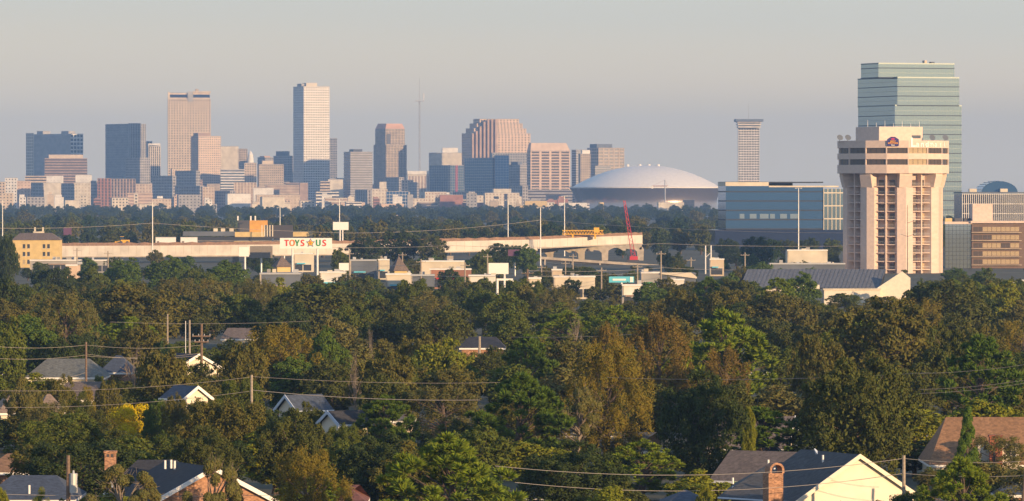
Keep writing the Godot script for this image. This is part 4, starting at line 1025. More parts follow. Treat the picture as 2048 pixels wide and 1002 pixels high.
	# shops and sheds
	for r in [
		["pink gabled shop with white chimney stub among the trees", 132, 154, 531, 1560, 12, "pink"], ["long grey flat roof behind the yellow building", 60, 240, 521, 1980, 14, "grey"],
		["grey-blue flat-roofed warehouse with rooftop units below the toy sign", 520, 600, 548, 1500, 20, "slate"], ["pale cream wall seen between the toy sign's posts", 588, 626, 508, 2000, 10, "cream"],
		["white store wall right of the toy sign's posts", 640, 690, 545, 1560, 14, "white"], ["blue-grey long store beside the pyramid roof", 700, 752, 521, 1780, 16, "slate"],
		["cream gable end peeping left of the pyramid roof", 757, 778, 520, 1820, 8, "cream"], ["long cream wall with orange base right of pyramid roof", 842, 928, 523, 1760, 14, "cream"],
		["low orange-roofed shop behind utility pole transformer", 860, 942, 539, 1640, 10, "brick"], ["shop front with blue shade in its wall colour and white canopy", 822, 868, 551, 1500, 12, "slate"],  # slate wall colour stands for shade on the shop front
		["small white and cream shop under a white canopy", 772, 822, 549, 1520, 10, "cream"], ["white shop with red lettering band beside an empty sign frame", 938, 990, 552, 1450, 14, "white"],
		["long cream store wall left of the cyan sign", 1108, 1190, 554, 1480, 16, "cream"], ["cream store wall right behind the orange wooden pole", 1058, 1082, 557, 1470, 12, "cream"],
		["orange-walled low shop above the long cream store", 1104, 1124, 540, 1620, 10, "sand"], ["small white stall with cyan panel under the cyan sign", 1245, 1282, 571, 1360, 8, "white"],
		["grey warehouse roof right of the cyan sign", 1283, 1320, 546, 1560, 24, "grey"], ["white flat canopy store left of long grey warehouse", 1340, 1368, 560, 1440, 10, "white"],
		["round-fronted cream store before the blue glass office", 1575, 1655, 501, 1960, 14, "cream"], ["tan roadside cabin beneath white twin frame", 1420, 1448, 519, 1900, 8, "sand"],
		["low blue-grey strip roof before the round hotel", 1540, 1690, 528, 1800, 12, "slate"], ["white pitched kiosk at far right behind trees", 2000, 2052, 566, 1500, 10, "white"]]:
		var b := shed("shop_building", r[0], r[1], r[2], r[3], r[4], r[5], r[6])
		var bw := ms(r[2] - r[1], r[4]); var bh := gy(r[3], r[4])
		boxpart("parapet", M("whitepaint" if r[6] != "slate" else "galvanised"), b, -bw / 2 - 0.15, bw / 2 + 0.15, bh - 0.12, bh + 0.32, r[5] / 2.0, r[5] / 2.0 + 0.25)
		for k in 1 + int(bw / 4.0):
			var ux := rng.randf_range(-bw * 0.45, bw * 0.4); var uz := rng.randf_range(-4, 1)
			boxpart("roof_unit", M(["galvanised", "cream", "grey"][k % 3]), b, ux, ux + rng.randf_range(0.5, 1.6), bh + 0.25, bh + rng.randf_range(0.5, 1.3), uz, uz + 1.0)
		var nb := maxi(1, int(bw / 2.6))
		for k in nb:
			var sx := -bw * 0.46 + k * bw * 0.92 / nb
			var sw := boxpart("shop_window", M("glass"), b, sx, sx + bw * 0.92 / nb - 0.35, 0.5, 2.7, r[5] / 2.0, r[5] / 2.0 + 0.06)
			boxpart("frame", M("whitepaint"), sw, sx, sx + bw * 0.92 / nb - 0.35, 2.7, 2.8, r[5] / 2.0, r[5] / 2.0 + 0.09)
		boxpart("awning", M(["redpaint", "toyg", "tan", "cyan", "brown"][rng.randi() % 5]), b, -bw * 0.35, bw * 0.1, 2.9, 3.3, r[5] / 2.0, r[5] / 2.0 + 1.0)
		boxpart("pilaster", M("concrete"), b, -bw / 2 - 0.05, -bw / 2 + 0.35, 0, bh - 0.15, r[5] / 2.0, r[5] / 2.0 + 0.18)
	# pyramid-roofed pavilions
	for p in [["brown pyramid-roofed pavilion with yellow walls", 803, 512, 780, 814, 542, 1660.0], ["reddish pyramid roof half hidden behind the toy sign's post", 551, 511, 545, 580, 534, 1760.0]]:
		var DD: float = p[6]
		var q := thing("pavilion", p[0], "pavilion", Vector3(gx((p[3] + p[4]) / 2.0, DD), 0, -DD - 4), 20)
		var hw := ms(p[4] - p[3], DD) / 2
		var ye := gy(p[5], DD); var ya := gy(p[2], DD)
		boxpart("wall", M("yellowwall"), q, -hw * 0.8, hw * 0.8, 0, ye, -hw * 0.8, hw * 0.8)
		var pm := MB.new(); var cs := [Vector3(-hw, ye, hw), Vector3(hw, ye, hw), Vector3(hw, ye, -hw), Vector3(-hw, ye, -hw)]
		for k in 4: pm.tri(cs[k], cs[(k + 1) % 4], Vector3(0, ya, 0))
		pm.quad(cs[3], cs[2], cs[1], cs[0])
		part(pm, "pyramid_roof", M("shinglebrown"), q)
	# long grey warehouse with the cream gable
	D = 1400.0
	o = thing("warehouse", "long grey metal-roofed warehouse with cream gable and cream front wall", "building", Vector3(gx(1650, D), 0, -D - 15))
	var wx := o.position.x
	boxpart("wall", M("creamsiding"), o, gx(1485, D) - wx, gx(1800, D) - wx, 0, gy(578, D), -12, 12)
	var rf := MB.new()
	rf.quad(Vector3(gx(1480, D) - wx, gy(576, D), 12.3), Vector3(gx(1760, D) - wx, gy(576, D), 12.3), Vector3(gx(1780, D) - wx, gy(540, D), 0), Vector3(gx(1500, D) - wx, gy(540, D), 0))
	rf.quad(Vector3(gx(1780, D) - wx, gy(576, D), -12.3), Vector3(gx(1480, D) - wx, gy(576, D), -12.3), Vector3(gx(1500, D) - wx, gy(540, D), 0), Vector3(gx(1780, D) - wx, gy(540, D), 0))
	part(rf, "metal_roof", M("metalroof"), o)
	var sm := MB.new()
	for k in 34:
		var xx := lerpf(gx(1486, D), gx(1758, D), k / 33.0) - wx
		sm.tube(Vector3(xx, gy(575.6, D), 12.3), Vector3(xx + ms(20, D), gy(539.5, D), 0), 0.05, 0.05, 3)
	part(sm, "roof_seam", M("metalroof"), o, true)
	boxpart("parapet", M("creamsiding"), o, gx(1590, D) - wx, gx(1640, D) - wx, gy(578, D), gy(570, D), 12.4, 12.8)
	var gb := MB.new()
	gb.prism(PackedVector2Array([Vector2(gx(1756, D) - wx, 0), Vector2(gx(1822, D) - wx, 0), Vector2(gx(1822, D) - wx, gy(556, D)), Vector2(gx(1806, D) - wx, gy(543, D)), Vector2(gx(1756, D) - wx, gy(576, D))]), 12.0, 13.0)
	part(gb, "gable_wall", M("creamsiding"), o)
	boxpart("front_wall", M("creamsiding"), o, gx(1648, D) - wx, gx(1760, D) - wx, 0, gy(580, D), 13, 16)
	boxpart("gutter", M("cream"), o, gx(1646, D) - wx, gx(1762, D) - wx, gy(580, D), gy(577, D), 12.5, 16.2)
	# second shed left of it with a white edged roof
	o = shed("shop_building", "grey shed with white sloping roof edge left of the long warehouse", 1322, 1392, 548, 1560, 16, "slate", "metalroof")
	var sh := MB.new(); sh.prism(PackedVector2Array([Vector2(-5.2, gy(548, 1560)), Vector2(5.2, gy(557, 1560)), Vector2(5.2, gy(554, 1560)), Vector2(3.6, gy(545, 1560)), Vector2(-5.2, gy(545, 1560))]), 8.0, 8.5)
	part(sh, "roof_edge", M("cream"), o)
	# white twin frame structure
	o = thing("pipe_frame", "tall white twin-pole frame before the dark podium", "frame", Vector3(gx(1416, 1950), 0, -1950))
	for px in [1411, 1422]:
		var p := MB.new(); p.tube(Vector3(gx(px, 1950) - o.position.x, 0, 0), Vector3(gx(px, 1950) - o.position.x, gy(491, 1950), 0), 0.25, 0.22, 6); part(p, "pole", M("whitepaint"), o)
	var xb := MB.new(); xb.tube(Vector3(gx(1411, 1950) - o.position.x, gy(515, 1950), 0), Vector3(gx(1422, 1950) - o.position.x, gy(505, 1950), 0), 0.1, 0.1, 5); part(xb, "brace", M("whitepaint"), o)

# ---------- houses ----------
func gable(label: String, px: float, py: float, D: float, yaw: float, w: float, L: float, rise: float, wall: String, roof: String, trim := "whitetrim", called := "house") -> Node3D:
	# px, py: the front peak of the roof; the gable end faces local +Z, the ridge runs back along -Z
	var o := thing(called, label, "house", Vector3(gx(px, D), 0, -D), yaw)
	var ya := gy(py, D); var ye := ya - rise; var hw := w / 2
	var b := MB.new()
	b.prism(PackedVector2Array([Vector2(-hw + 0.35, 0), Vector2(hw - 0.35, 0), Vector2(hw - 0.35, ye + 0.0), Vector2(0, ya - 0.3), Vector2(-hw + 0.35, ye + 0.0)]), -L + 0.3, -0.3)
	part(b, "wall", M(wall), o)
	for s in [-1, 1]:
		var r := MB.new()
		r.prism(PackedVector2Array([Vector2(0, ya - 0.16), Vector2(s * (hw + 0.2), ye - 0.28), Vector2(s * (hw + 0.2), ye - 0.12), Vector2(0, ya)]), -L, 0)
		part(r, "roof_slope", M(roof), o)
		var t := MB.new()
		t.prism(PackedVector2Array([Vector2(0, ya - 0.32), Vector2(s * (hw + 0.2), ye - 0.46), Vector2(s * (hw + 0.2), ye - 0.06), Vector2(0, ya + 0.05)]), 0.005, 0.09)
		part(t, "rake_board", M(trim), o)
		boxpart("gutter", M(trim), o, minf(s * (hw + 0.2), s * (hw + 0.32)), maxf(s * (hw + 0.2), s * (hw + 0.32)), ye - 0.34, ye - 0.14, -L, 0)
	return o
func hip(label: String, px0: float, px1: float, y_ridge: float, y_eave: float, D: float, depth: float, inset: float, wall: String, roof: String, yaw := 0.0) -> Node3D:
	var o := thing("house", label, "house", Vector3(gx((px0 + px1) / 2.0, D), 0, -D - depth / 2), yaw)
	var w := ms(px1 - px0, D); var ye := gy(y_eave, D); var yr := gy(y_ridge, D) ; var hd := depth / 2
	boxpart("wall", M(wall), o, -w / 2 + 0.4, w / 2 - 0.4, 0, ye, -hd + 0.4, hd - 0.4)
	var e := [Vector3(-w / 2, ye, hd), Vector3(w / 2, ye, hd), Vector3(w / 2, ye, -hd), Vector3(-w / 2, ye, -hd)]
	var a := Vector3(-w / 2 + inset, yr, 0); var b := Vector3(w / 2 - inset, yr, 0)
	var faces := [[e[0], e[1], b, a], [e[2], e[3], a, b], [e[1], e[2], b], [e[3], e[0], a]]
	for f in faces:
		var m := MB.new()
		if f.size() == 4: m.quad(f[0], f[1], f[2], f[3])
		else: m.tri(f[0], f[1], f[2])
		part(m, "roof_slope", M(roof), o)
	gardens.append([px0, px1, y_eave, D])
	boxpart("fascia", M("whitetrim"), o, -w / 2 + 0.02, w / 2 - 0.02, ye - 0.25, ye - 0.01, -hd + 0.02, hd - 0.02)
	return o
func chimney(o: Node3D, p: Vector3, w: float, h: float, m: String, flues := 0) -> MeshInstance3D:
	var c := boxpart("chimney", M(m), o, p.x - w / 2, p.x + w / 2, p.y, p.y + h, p.z - w / 2, p.z + w / 2)
	boxpart("cap", M(m), c, p.x - w / 2 - 0.08, p.x + w / 2 + 0.08, p.y + h - 0.12, p.y + h + 0.06, p.z - w / 2 - 0.08, p.z + w / 2 + 0.08)
	for k in flues: boxpart("flue_opening", M("darksteel"), c, p.x - w * 0.3 + k * w * 0.38, p.x - w * 0.06 + k * w * 0.38, p.y + h - 0.45, p.y + h - 0.2, p.z + w / 2, p.z + w / 2 + 0.02)
	return c
func vent(o: Node3D, p: Vector3, h := 0.6) -> void:
	var m := MB.new(); m.tube(p, p + Vector3(0, h, 0), 0.09, 0.09, 6); part(m, "vent_pipe", M("whitetrim"), o)
func window(o: Node3D, x0: float, x1: float, y0: float, y1: float, z: float) -> void:
	var f := boxpart("window", M("pane"), o, x0, x1, y0, y1, z - 0.03, z + 0.03)
	for q in [[x0 - 0.1, x0, y0 - 0.1, y1 + 0.1], [x1, x1 + 0.1, y0 - 0.1, y1 + 0.1], [x0, x1, y1, y1 + 0.1], [x0, x1, y0 - 0.1, y0], [(x0 + x1) / 2 - 0.03, (x0 + x1) / 2 + 0.03, y0, y1]]:
		boxpart("frame", M("whitetrim"), f, q[0], q[1], q[2], q[3], z - 0.02, z + 0.07)
var gardens := [[372, 428, 738, 720], [345, 440, 790, 606], [535, 620, 812, 578], [620, 720, 842, 553]]
func houses() -> void:
	# cream gable house nearest the eye
	var o := gable("cream gabled house with charcoal roof and arched brick chimney", 1720, 909, 440, 25, 13.4, 10, 4.2, "creamsiding", "shinglegrey", "creamsiding")
	var ya := gy(909, 440)
	boxpart("attic_panel", M("creamsiding"), o, -1.6, 1.4, 2.0, 3.6, -0.3, -0.24)
	vent(o, Vector3(-1.2, ya - 0.8, -4)); vent(o, Vector3(-3.2, ya - 2.0, -8.6))
	# hipped wing to the left
	var wg := MB.new()
	var R1 := at(1640, 923, 448) - o.position; var R2 := at(1545, 925, 448) - o.position; var E0 := at(1436, 994, 441) - o.position; var E1 := at(1600, 1004, 438) - o.position; var E2 := at(1470, 966, 455) - o.position
	var inv := o.basis.inverse()
	for q in [[E0, E1, R1, R2]]: wg.quad(inv * q[0], inv * q[1], inv * q[2], inv * q[3])
	wg.tri(inv * E2, inv * E0, inv * R2)
	part(wg, "wing_roof", M("shinglegrey"), o)
	var wf := MB.new(); wf.tube(inv * E0 - Vector3(0, 0.08, 0), inv * E1 - Vector3(0, 0.08, 0), 0.1, 0.1, 5); part(wf, "wing_gutter", M("blueshadetrim"), o)
	for p in [[1466, 985], [1466, 968], [1537, 932]]: vent(o, inv * (at(p[0], p[1], 444) - o.position), 0.5)
	var ds := MB.new(); var dp := inv * (at(1632, 921, 446) - o.position); ds.tube(dp, dp + Vector3(0, 0.5, 0), 0.05, 0.05, 5); ds.tube(dp + Vector3(0, 0.5, 0), dp + Vector3(0.12, 0.62, 0.1), 0.1, 0.45, 14); part(ds, "satellite_dish", M("blueshadetrim"), o)
	# tall brick chimney with arched hood
	var c := thing("brick_chimney", "tall brick chimney with arched hood rising beside charcoal roof", "chimney", Vector3(gx(1548, 438), 0, -437), 20)
	var cy := gy(945, 438)
	boxpart("stack", M("housebrick"), c, -0.75, 0.5, 0, cy, -0.6, 0.6)
	var arch := MB.new(); var pl := PackedVector2Array()
	for k in 9: pl.append(Vector2(cos(PI * k / 8.0) * 0.62, cy + 0.3 + sin(PI * k / 8.0) * 0.55))
	for k in 9: pl.append(Vector2(-cos(PI * k / 8.0) * 0.44, cy + 0.3 + sin(PI * k / 8.0) * 0.38))
	arch.prism(pl, -0.5, 0.55)
	part(arch, "arched_hood", M("housebrick"), c)
	for s in [-1, 1]: boxpart("hood_leg", M("housebrick"), c, minf(s * 0.62, s * 0.44), maxf(s * 0.62, s * 0.44), cy, cy + 0.3, -0.5, 0.55)
	# orange-brown roofed house at the right
	o = hip("house with wide orange-brown roof and cream walls beside whitewashed brick chimney", 1858, 2230, 840, 930, 530, 14, 2.2, "creamsiding", "shingleorange")
	window(o, gx(2028, 523) - o.position.x, gx(2044, 523) - o.position.x, gy(962, 523), gy(942, 523), 6.64)
	boxpart("porch_wall", M("creamsiding"), o, gx(1966, 523) - o.position.x, gx(1993, 523) - o.position.x, 0, gy(897, 523), 6.0, 7.4)
	boxpart("porch_wall", M("creamsiding"), o, gx(2018, 523) - o.position.x, gx(2052, 523) - o.position.x, 0, gy(895, 523), 6.0, 7.3)
	window(o, gx(2028, 522) - o.position.x, gx(2046, 522) - o.position.x, gy(925, 522), gy(905, 522), 7.31)
	chimney(o, Vector3(gx(2005, 522) - o.position.x, 0, 7.6), 1.2, gy(878, 522), "paintedbrick")
	# brown house with several gables
	o = gable("brown-roofed house with small blue-trimmed gable between the dark trees", 1590, 832, 590, 80, 11, 9, 3.2, "creamsiding", "shinglebrown")
	o = hip("house with long hip roof coloured with blue shade and cream eave wall", 1462, 1590, 872, 925, 545, 12, 3.5, "creamsiding", "shingleblue")  # shadow blue is carried by the shingle colour
	vent(o, Vector3(-1, gy(895, 545), 2.6)); vent(o, Vector3(1.6, gy(885, 545), 1.6), 1.2)
	o = gable("low house with a dark hip porch between the cream gable and dark oak", 1640, 905, 490, 60, 8, 9, 2.4, "housebrick", "shinglebrown")
	# dark-roofed house with brick gable, lower left
	o = gable("dark-roofed house with orange brick gable and white rake boards", 427, 934, 442, 22, 11.6, 12, 3.0, "housebrick", "shingledark")
	window(o, 1.4, 2.9, 1.3, 3.0, -0.27)
	var h2 := hip("house with dark shingle roof and orange brick chimney", 205, 405, 926, 985, 452, 11, 2.5, "housebrick", "shingledark")
	chimney(h2, Vector3(gx(211, 450) - h2.position.x, gy(958, 450), 2.2), 0.9, gy(909, 450) - gy(958, 450), "housebrick", 2)
	for p in [[330, 932], [342, 931], [349, 933]]: vent(h2, at(p[0], p[1] + 6, 448) - h2.position, 0.7)
	var sk := MB.new(); var sp := at(222, 975, 446) - h2.position
	sk.prism(PackedVector2Array([Vector2(-0.6, 0), Vector2(0.6, 0), Vector2(0, 0.5)]), 0, 0.15, Transform3D(Basis.IDENTITY, sp)); part(sk, "gablet", M("blueshadetrim"), h2)
	o = hip("house with low blue-grey roof at the foot of the transformer pole", -40, 150, 958, 1000, 445, 12, 2.0, "housebrick", "shingleblue")
	for p in [[58, 988]]: vent(o, at(p[0], p[1], 442) - o.position, 0.7)
	o = hip("house with reddish brick-tile roof glimpsed through shade", -40, 70, 912, 945, 500, 10, 2.0, "housebrick", "shingleorange")
	# tan pyramid-roofed house at the left
	o = hip("tan house with steep pyramid roof below the left trees", -20, 68, 782, 826, 610, 8, 2.1, "creamsiding", "shingletan", 12)
	o = hip("second steep tan pyramid roof beside the tan pyramid-roofed house", 62, 122, 790, 825, 618, 7, 1.5, "creamsiding", "shingletan", 12)
	o = hip("grey-green hip-roofed house behind the thin wooden pole", 48, 210, 720, 755, 720, 12, 2.5, "creamsiding", "shinglegreen")
	o = hip("low house with mauve-grey roof by the golden shrubs", 95, 235, 766, 800, 640, 10, 2.0, "creamsiding", "shinglebrown")
	o = hip("dark blue-roofed house behind the leafless grey tree", 196, 268, 713, 745, 730, 10, 2.0, "housebrick", "shingleblue")
	o = gable("dark-roofed house with pale gable trim behind crossarm pole", 398, 708, 720, 30, 9, 10, 2.4, "creamsiding", "shingledark")
	o = gable("small pale gable end catching light under the crossarm pole", 396, 772, 610, 35, 3.6, 5, 1.3, "creamsiding", "shingleblue")
	o = hip("brown flat-looking roof among the distant oaks", 440, 512, 657, 678, 930, 9, 1.0, "creamsiding", "shinglebrown")
	o = gable("house with small pale-edged gable over blue-grey roof", 570, 790, 585, -50, 3.6, 5, 1.5, "creamsiding", "shingleblue", "blueshadetrim")  # white rake boards coloured blue as if in shade
	o = gable("house with pale-edged porch gable among oaks", 655, 822, 560, -50, 3.4, 4.5, 1.2, "creamsiding", "shingledark", "blueshadetrim")
	o = hip("dark navy roof with white gutter among the central trees", 918, 1012, 675, 696, 830, 9, 1.5, "housebrick", "shingledark")
	o = hip("pale grey roof slope left of the dark oak", 1258, 1330, 868, 902, 560, 9, 3.0, "creamsiding", "shinglegrey")
	o = hip("small red-brown roof beside golden cypress at lower edge", 672, 735, 975, 1006, 440, 8, 1.8, "housebrick", "shinglered")
	o = hip("low roof coloured with blue shade beyond the yellow leafy tree", 1325, 1425, 985, 1012, 445, 9, 2.0, "housebrick", "shingleblue")  # this roof gets its shade from the blue shingle colour
	o = hip("tan-walled bungalow glimpsed behind the round pine", 775, 830, 832, 842, 590, 9, 2.0, "sand", "shinglebrown")
	o = hip("dark blue low roof at the right behind near pine", 1990, 2070, 962, 990, 470, 9, 2.0, "housebrick", "shingleblue")

# ---------- trees ----------
func leaf(m: MB, p: Vector3, nrm: Vector3, s: float, r: RandomNumberGenerator, thin := 0.55) -> void:
	var t := nrm.cross(Vector3(r.randf() - 0.5, r.randf() - 0.5, r.randf() - 0.5)).normalized()
	var b := nrm.cross(t)
	var dn := nrm * s * 0.2
	var A := p + t * s; var C := p - t * s; var B := p + b * s * thin - dn; var E := p - b * s * thin - dn
	m.tri(A, B, C); m.tri(A, C, E)
func rdir(r: RandomNumberGenerator) -> Vector3:
	var z := r.randf_range(-1, 1); var f := r.randf() * TAU; var q := sqrt(1 - z * z)
	return Vector3(q * cos(f), z, q * sin(f))
var protos := {}
# every prototype stands on the origin, 10 m wide and 10 m tall
func proto(kind: String, variant: int, leaves: int, ls: float) -> Array:
	var key := "%s%d_%d" % [kind, variant, leaves]
	if protos.has(key): return protos[key]
	var r := RandomNumberGenerator.new(); r.seed = hash(key)
	var m := MB.new(); m.coloured = true
	var wood := MB.new()
	var lobes := []
	match kind:
		"oak", "broad":
			var wide := 5.4 if kind == "oak" else 3.9
			for k in (30 if kind == "oak" else 22):
				var d := rdir(r)
				if d.y < -0.2 and r.randf() < 0.4: d.y = -d.y
				var q := r.randf_range(0.55, 0.86)
				var sq := (1.0 if d.y > 0 else 0.9) * (1.0 if kind == "oak" else 1.0 - 0.2 * d.y)
				var bc := Vector3(d.x * wide * q * sq, 4.9 + d.y * 4.2 * q, d.z * wide * q * sq)
				var br := r.randf_range(0.9, 1.6)
				for j in 7:
					var e := (rdir(r) + d * 0.7 + Vector3(0, 0.25, 0)).normalized()
					lobes.append([bc + e * br * r.randf_range(0.5, 1.0), r.randf_range(0.38, 0.8), 0.85])
		"pine":
			for k in 130:
				var f := k / 130.0
				var a := r.randf() * TAU
				var rad := 4.1 * pow(sin(clampf(f * 0.86 + 0.13, 0, 1) * PI), 0.75) * r.randf_range(0.45, 1.0)
				lobes.append([Vector3(cos(a) * rad, 1.6 + f * 7.5 + r.randf_range(-0.3, 0.3), sin(a) * rad), r.randf_range(0.5, 0.85), 0.8])
		"cypress":
			for k in 110:
				var f := pow(r.randf(), 1.15)
				var a := r.randf() * TAU
				var rad := 4.4 * pow(sin(PI * (0.2 + 0.69 * f)), 0.8) * r.randf_range(0.35, 1.0)
				lobes.append([Vector3(cos(a) * rad, 1.5 + f * 7.9, sin(a) * rad), r.randf_range(0.5, 0.95), 1.5])
		"cone":
			for k in 60:
				var f := k / 60.0
				var a := r.randf() * TAU
				var rad := 3.6 * (1.0 - f) + 0.2
				lobes.append([Vector3(cos(a) * rad * r.randf_range(0.6, 1), 0.8 + f * 8.8, sin(a) * rad * r.randf_range(0.6, 1)), 0.5 + 0.5 * (1 - f), 0.9])
		"shrub":
			for k in 26:
				var d := rdir(r); d.y = absf(d.y)
				lobes.append([Vector3(d.x * 3.8, 1.2 + d.y * 6.8, d.z * 3.8) * r.randf_range(0.6, 1.0), r.randf_range(1.0, 1.9), 0.9])
		"bare", "sparse":
			for k in 22:
				var d := rdir(r); d.y = absf(d.y) * 1.1 - 0.15
				lobes.append([Vector3(d.x * 3.4, 5.5 + d.y * 4.0, d.z * 3.4), 0.7, 1.0])
	var per := leaves / lobes.size()
	if kind == "bare": per = 0
	for lb in lobes:
		var c: Vector3 = lb[0]; var lr: float = lb[1]
		for k in per:
			var d := rdir(r)
			if d.y < -0.35 and r.randf() < 0.6: d.y = -d.y
			var q := pow(r.randf(), 0.45)
			var g := r.randf_range(-0.25, 0.25)      # every leaf its own tone, whatever its place
			m.col = Color(1.0 + g + r.randf_range(-0.18, 0.18), 1.0 + g, 1.0 + g + r.randf_range(-0.15, 0.15))
			if kind == "pine":
				var p := c + d * lr * 0.15
				var e := c + Vector3(d.x, d.y * 0.8 + 0.25, d.z) * lr * r.randf_range(0.75, 1.05)
				var sd := d.cross(rdir(r)).normalized() * ls * 0.42
				m.tri(p + (e - p) * 0.35 - sd, e, p + (e - p) * 0.35 + sd)
				m.tri(p, p + (e - p) * 0.4 - sd * 0.9, p + (e - p) * 0.4 + sd * 0.9)
			elif kind == "cypress":
				var p := c + Vector3(d.x * lr * 0.8, d.y * lr * lb[2], d.z * lr * 0.8) * q
				var n := (d + rdir(r) * 0.7).normalized()
				leaf(m, p, n, ls * r.randf_range(0.6, 1.2), r, 0.32)
			else:
				var p := c + Vector3(d.x * lr, d.y * lr * lb[2], d.z * lr) * q
				var n := (d * 0.9 + Vector3(0, 0.35, 0) + rdir(r) * 0.75).normalized()
				leaf(m, p, n, ls * r.randf_range(0.55, 1.25), r)
	if kind in ["oak", "broad"]:   # inner foliage closes the crown
		for k in leaves / 5:
			var d := rdir(r) * pow(r.randf(), 0.4) * 0.8
			var g := r.randf_range(-0.2, 0.2)
			m.col = Color(1.0 + g, 1.0 + g, 1.0 + g)
			leaf(m, Vector3(d.x * (5.2 if kind == "oak" else 3.8), 4.9 + d.y * 4.3, d.z * (5.2 if kind == "oak" else 3.8)), rdir(r), ls * r.randf_range(0.9, 1.6), r)
	# trunk and limbs
	var top := Vector3(r.randf_range(-0.3, 0.3), 7.4 if kind in ["pine", "cone", "cypress"] else 5.0, r.randf_range(-0.3, 0.3))
	if kind != "shrub":
		wood.tube(Vector3.ZERO, top * 0.5 + Vector3(0.1, 0, 0), 0.36, 0.26, 8)
		wood.tube(top * 0.5 + Vector3(0.1, 0, 0), top, 0.26, 0.1, 7)
	else: wood.tube(Vector3.ZERO, Vector3(0, 4, 0), 0.25, 0.12, 6)
	var step := 1 if kind in ["bare", "sparse"] else (10 if kind in ["oak", "broad"] else 3)
	for k in range(0, lobes.size(), step):
		var c: Vector3 = lobes[k][0]
		var hgt := clampf(c.y * 0.72 - 0.3, 1.0, top.y)
		var a := Vector3(top.x, 0, top.z) * (hgt / top.y); a.y = hgt
		var mid := a.lerp(c, 0.55) + rdir(r) * 0.35
		var thick := 1.0 if kind in ["bare", "sparse"] else 0.6
		wood.tube(a, mid, 0.11 * thick, 0.075 * thick, 5); wood.tube(mid, c, 0.075 * thick, 0.025 * thick, 5)
		if kind == "bare" or kind == "sparse":
			for j in 5: wood.tube(mid.lerp(c, 0.3 + j * 0.14), c + rdir(r) * 1.3, 0.035, 0.012, 4)
	var out := [m.mesh() if m.v.size() > 0 else null, wood.mesh()]
	protos[key] = out
	return out
func leafmat(key: String, lin: Color) -> StandardMaterial3D:
	if mats.has("leaf_" + key): return mats["leaf_" + key]
	var m := StandardMaterial3D.new()
	m.albedo_color = lin.linear_to_srgb()
	m.vertex_color_use_as_albedo = true
	m.roughness = 0.8
	m.metallic_specular = 0.12
	m.backlight = Color(0.22, 0.24, 0.08)
	m.cull_mode = BaseMaterial3D.CULL_DISABLED
	mats["leaf_" + key] = m
	return m
const KINDS := {"oak": "oak_tree", "broad": "broadleaf_tree", "pine": "pine_tree", "cypress": "cypress_tree", "cone": "conifer_tree", "shrub": "leafy_shrub", "bare": "bare_tree", "sparse": "thin_tree"}
const CATS := {"oak": "oak tree", "broad": "tree", "pine": "pine tree", "cypress": "cypress tree", "cone": "conifer", "shrub": "shrub", "bare": "bare tree", "sparse": "tree"}
const TONES := {"oak": "dull green", "olive": "olive", "deep": "dark green", "moss": "moss-green", "green": "fresh green", "khaki": "khaki", "lime": "yellow-green", "gold": "golden", "bronze": "bronze", "pinedark": "deep green", "pine": "bright green", "bluegreen": "bluish-green"}
var tree_count := 0
func tree(kind: String, tint: String, px: float, ytop: float, wpx: float, D: float, label: String, group := "", leaves := 9000, ls := 0.2, called := "") -> Node3D:
	tree_count += 1
	var pr := proto(kind, tree_count % 3, leaves, ls)
	var o := thing(called if called != "" else KINDS[kind], label, CATS[kind], Vector3(gx(px, D), 0, -D), fmod(tree_count * 137.5, 360.0), group)
	var h := maxf(gy(ytop, D), 2.0); var w := ms(wpx, D)
	var nat := 12.6 if kind == "oak" else 9.6
	o.scale = Vector3(w / nat, h / 9.8, w / nat)
	if pr[0] != null:
		var c := MeshInstance3D.new(); c.name = "crown"; c.mesh = pr[0]; c.material_override = M("leaf_" + tint); o.add_child(c)
	var t := MeshInstance3D.new(); t.name = "trunk"; t.mesh = pr[1]; t.material_override = M("palebark" if kind in ["bare", "sparse"] else "bark"); o.add_child(t)
	return o
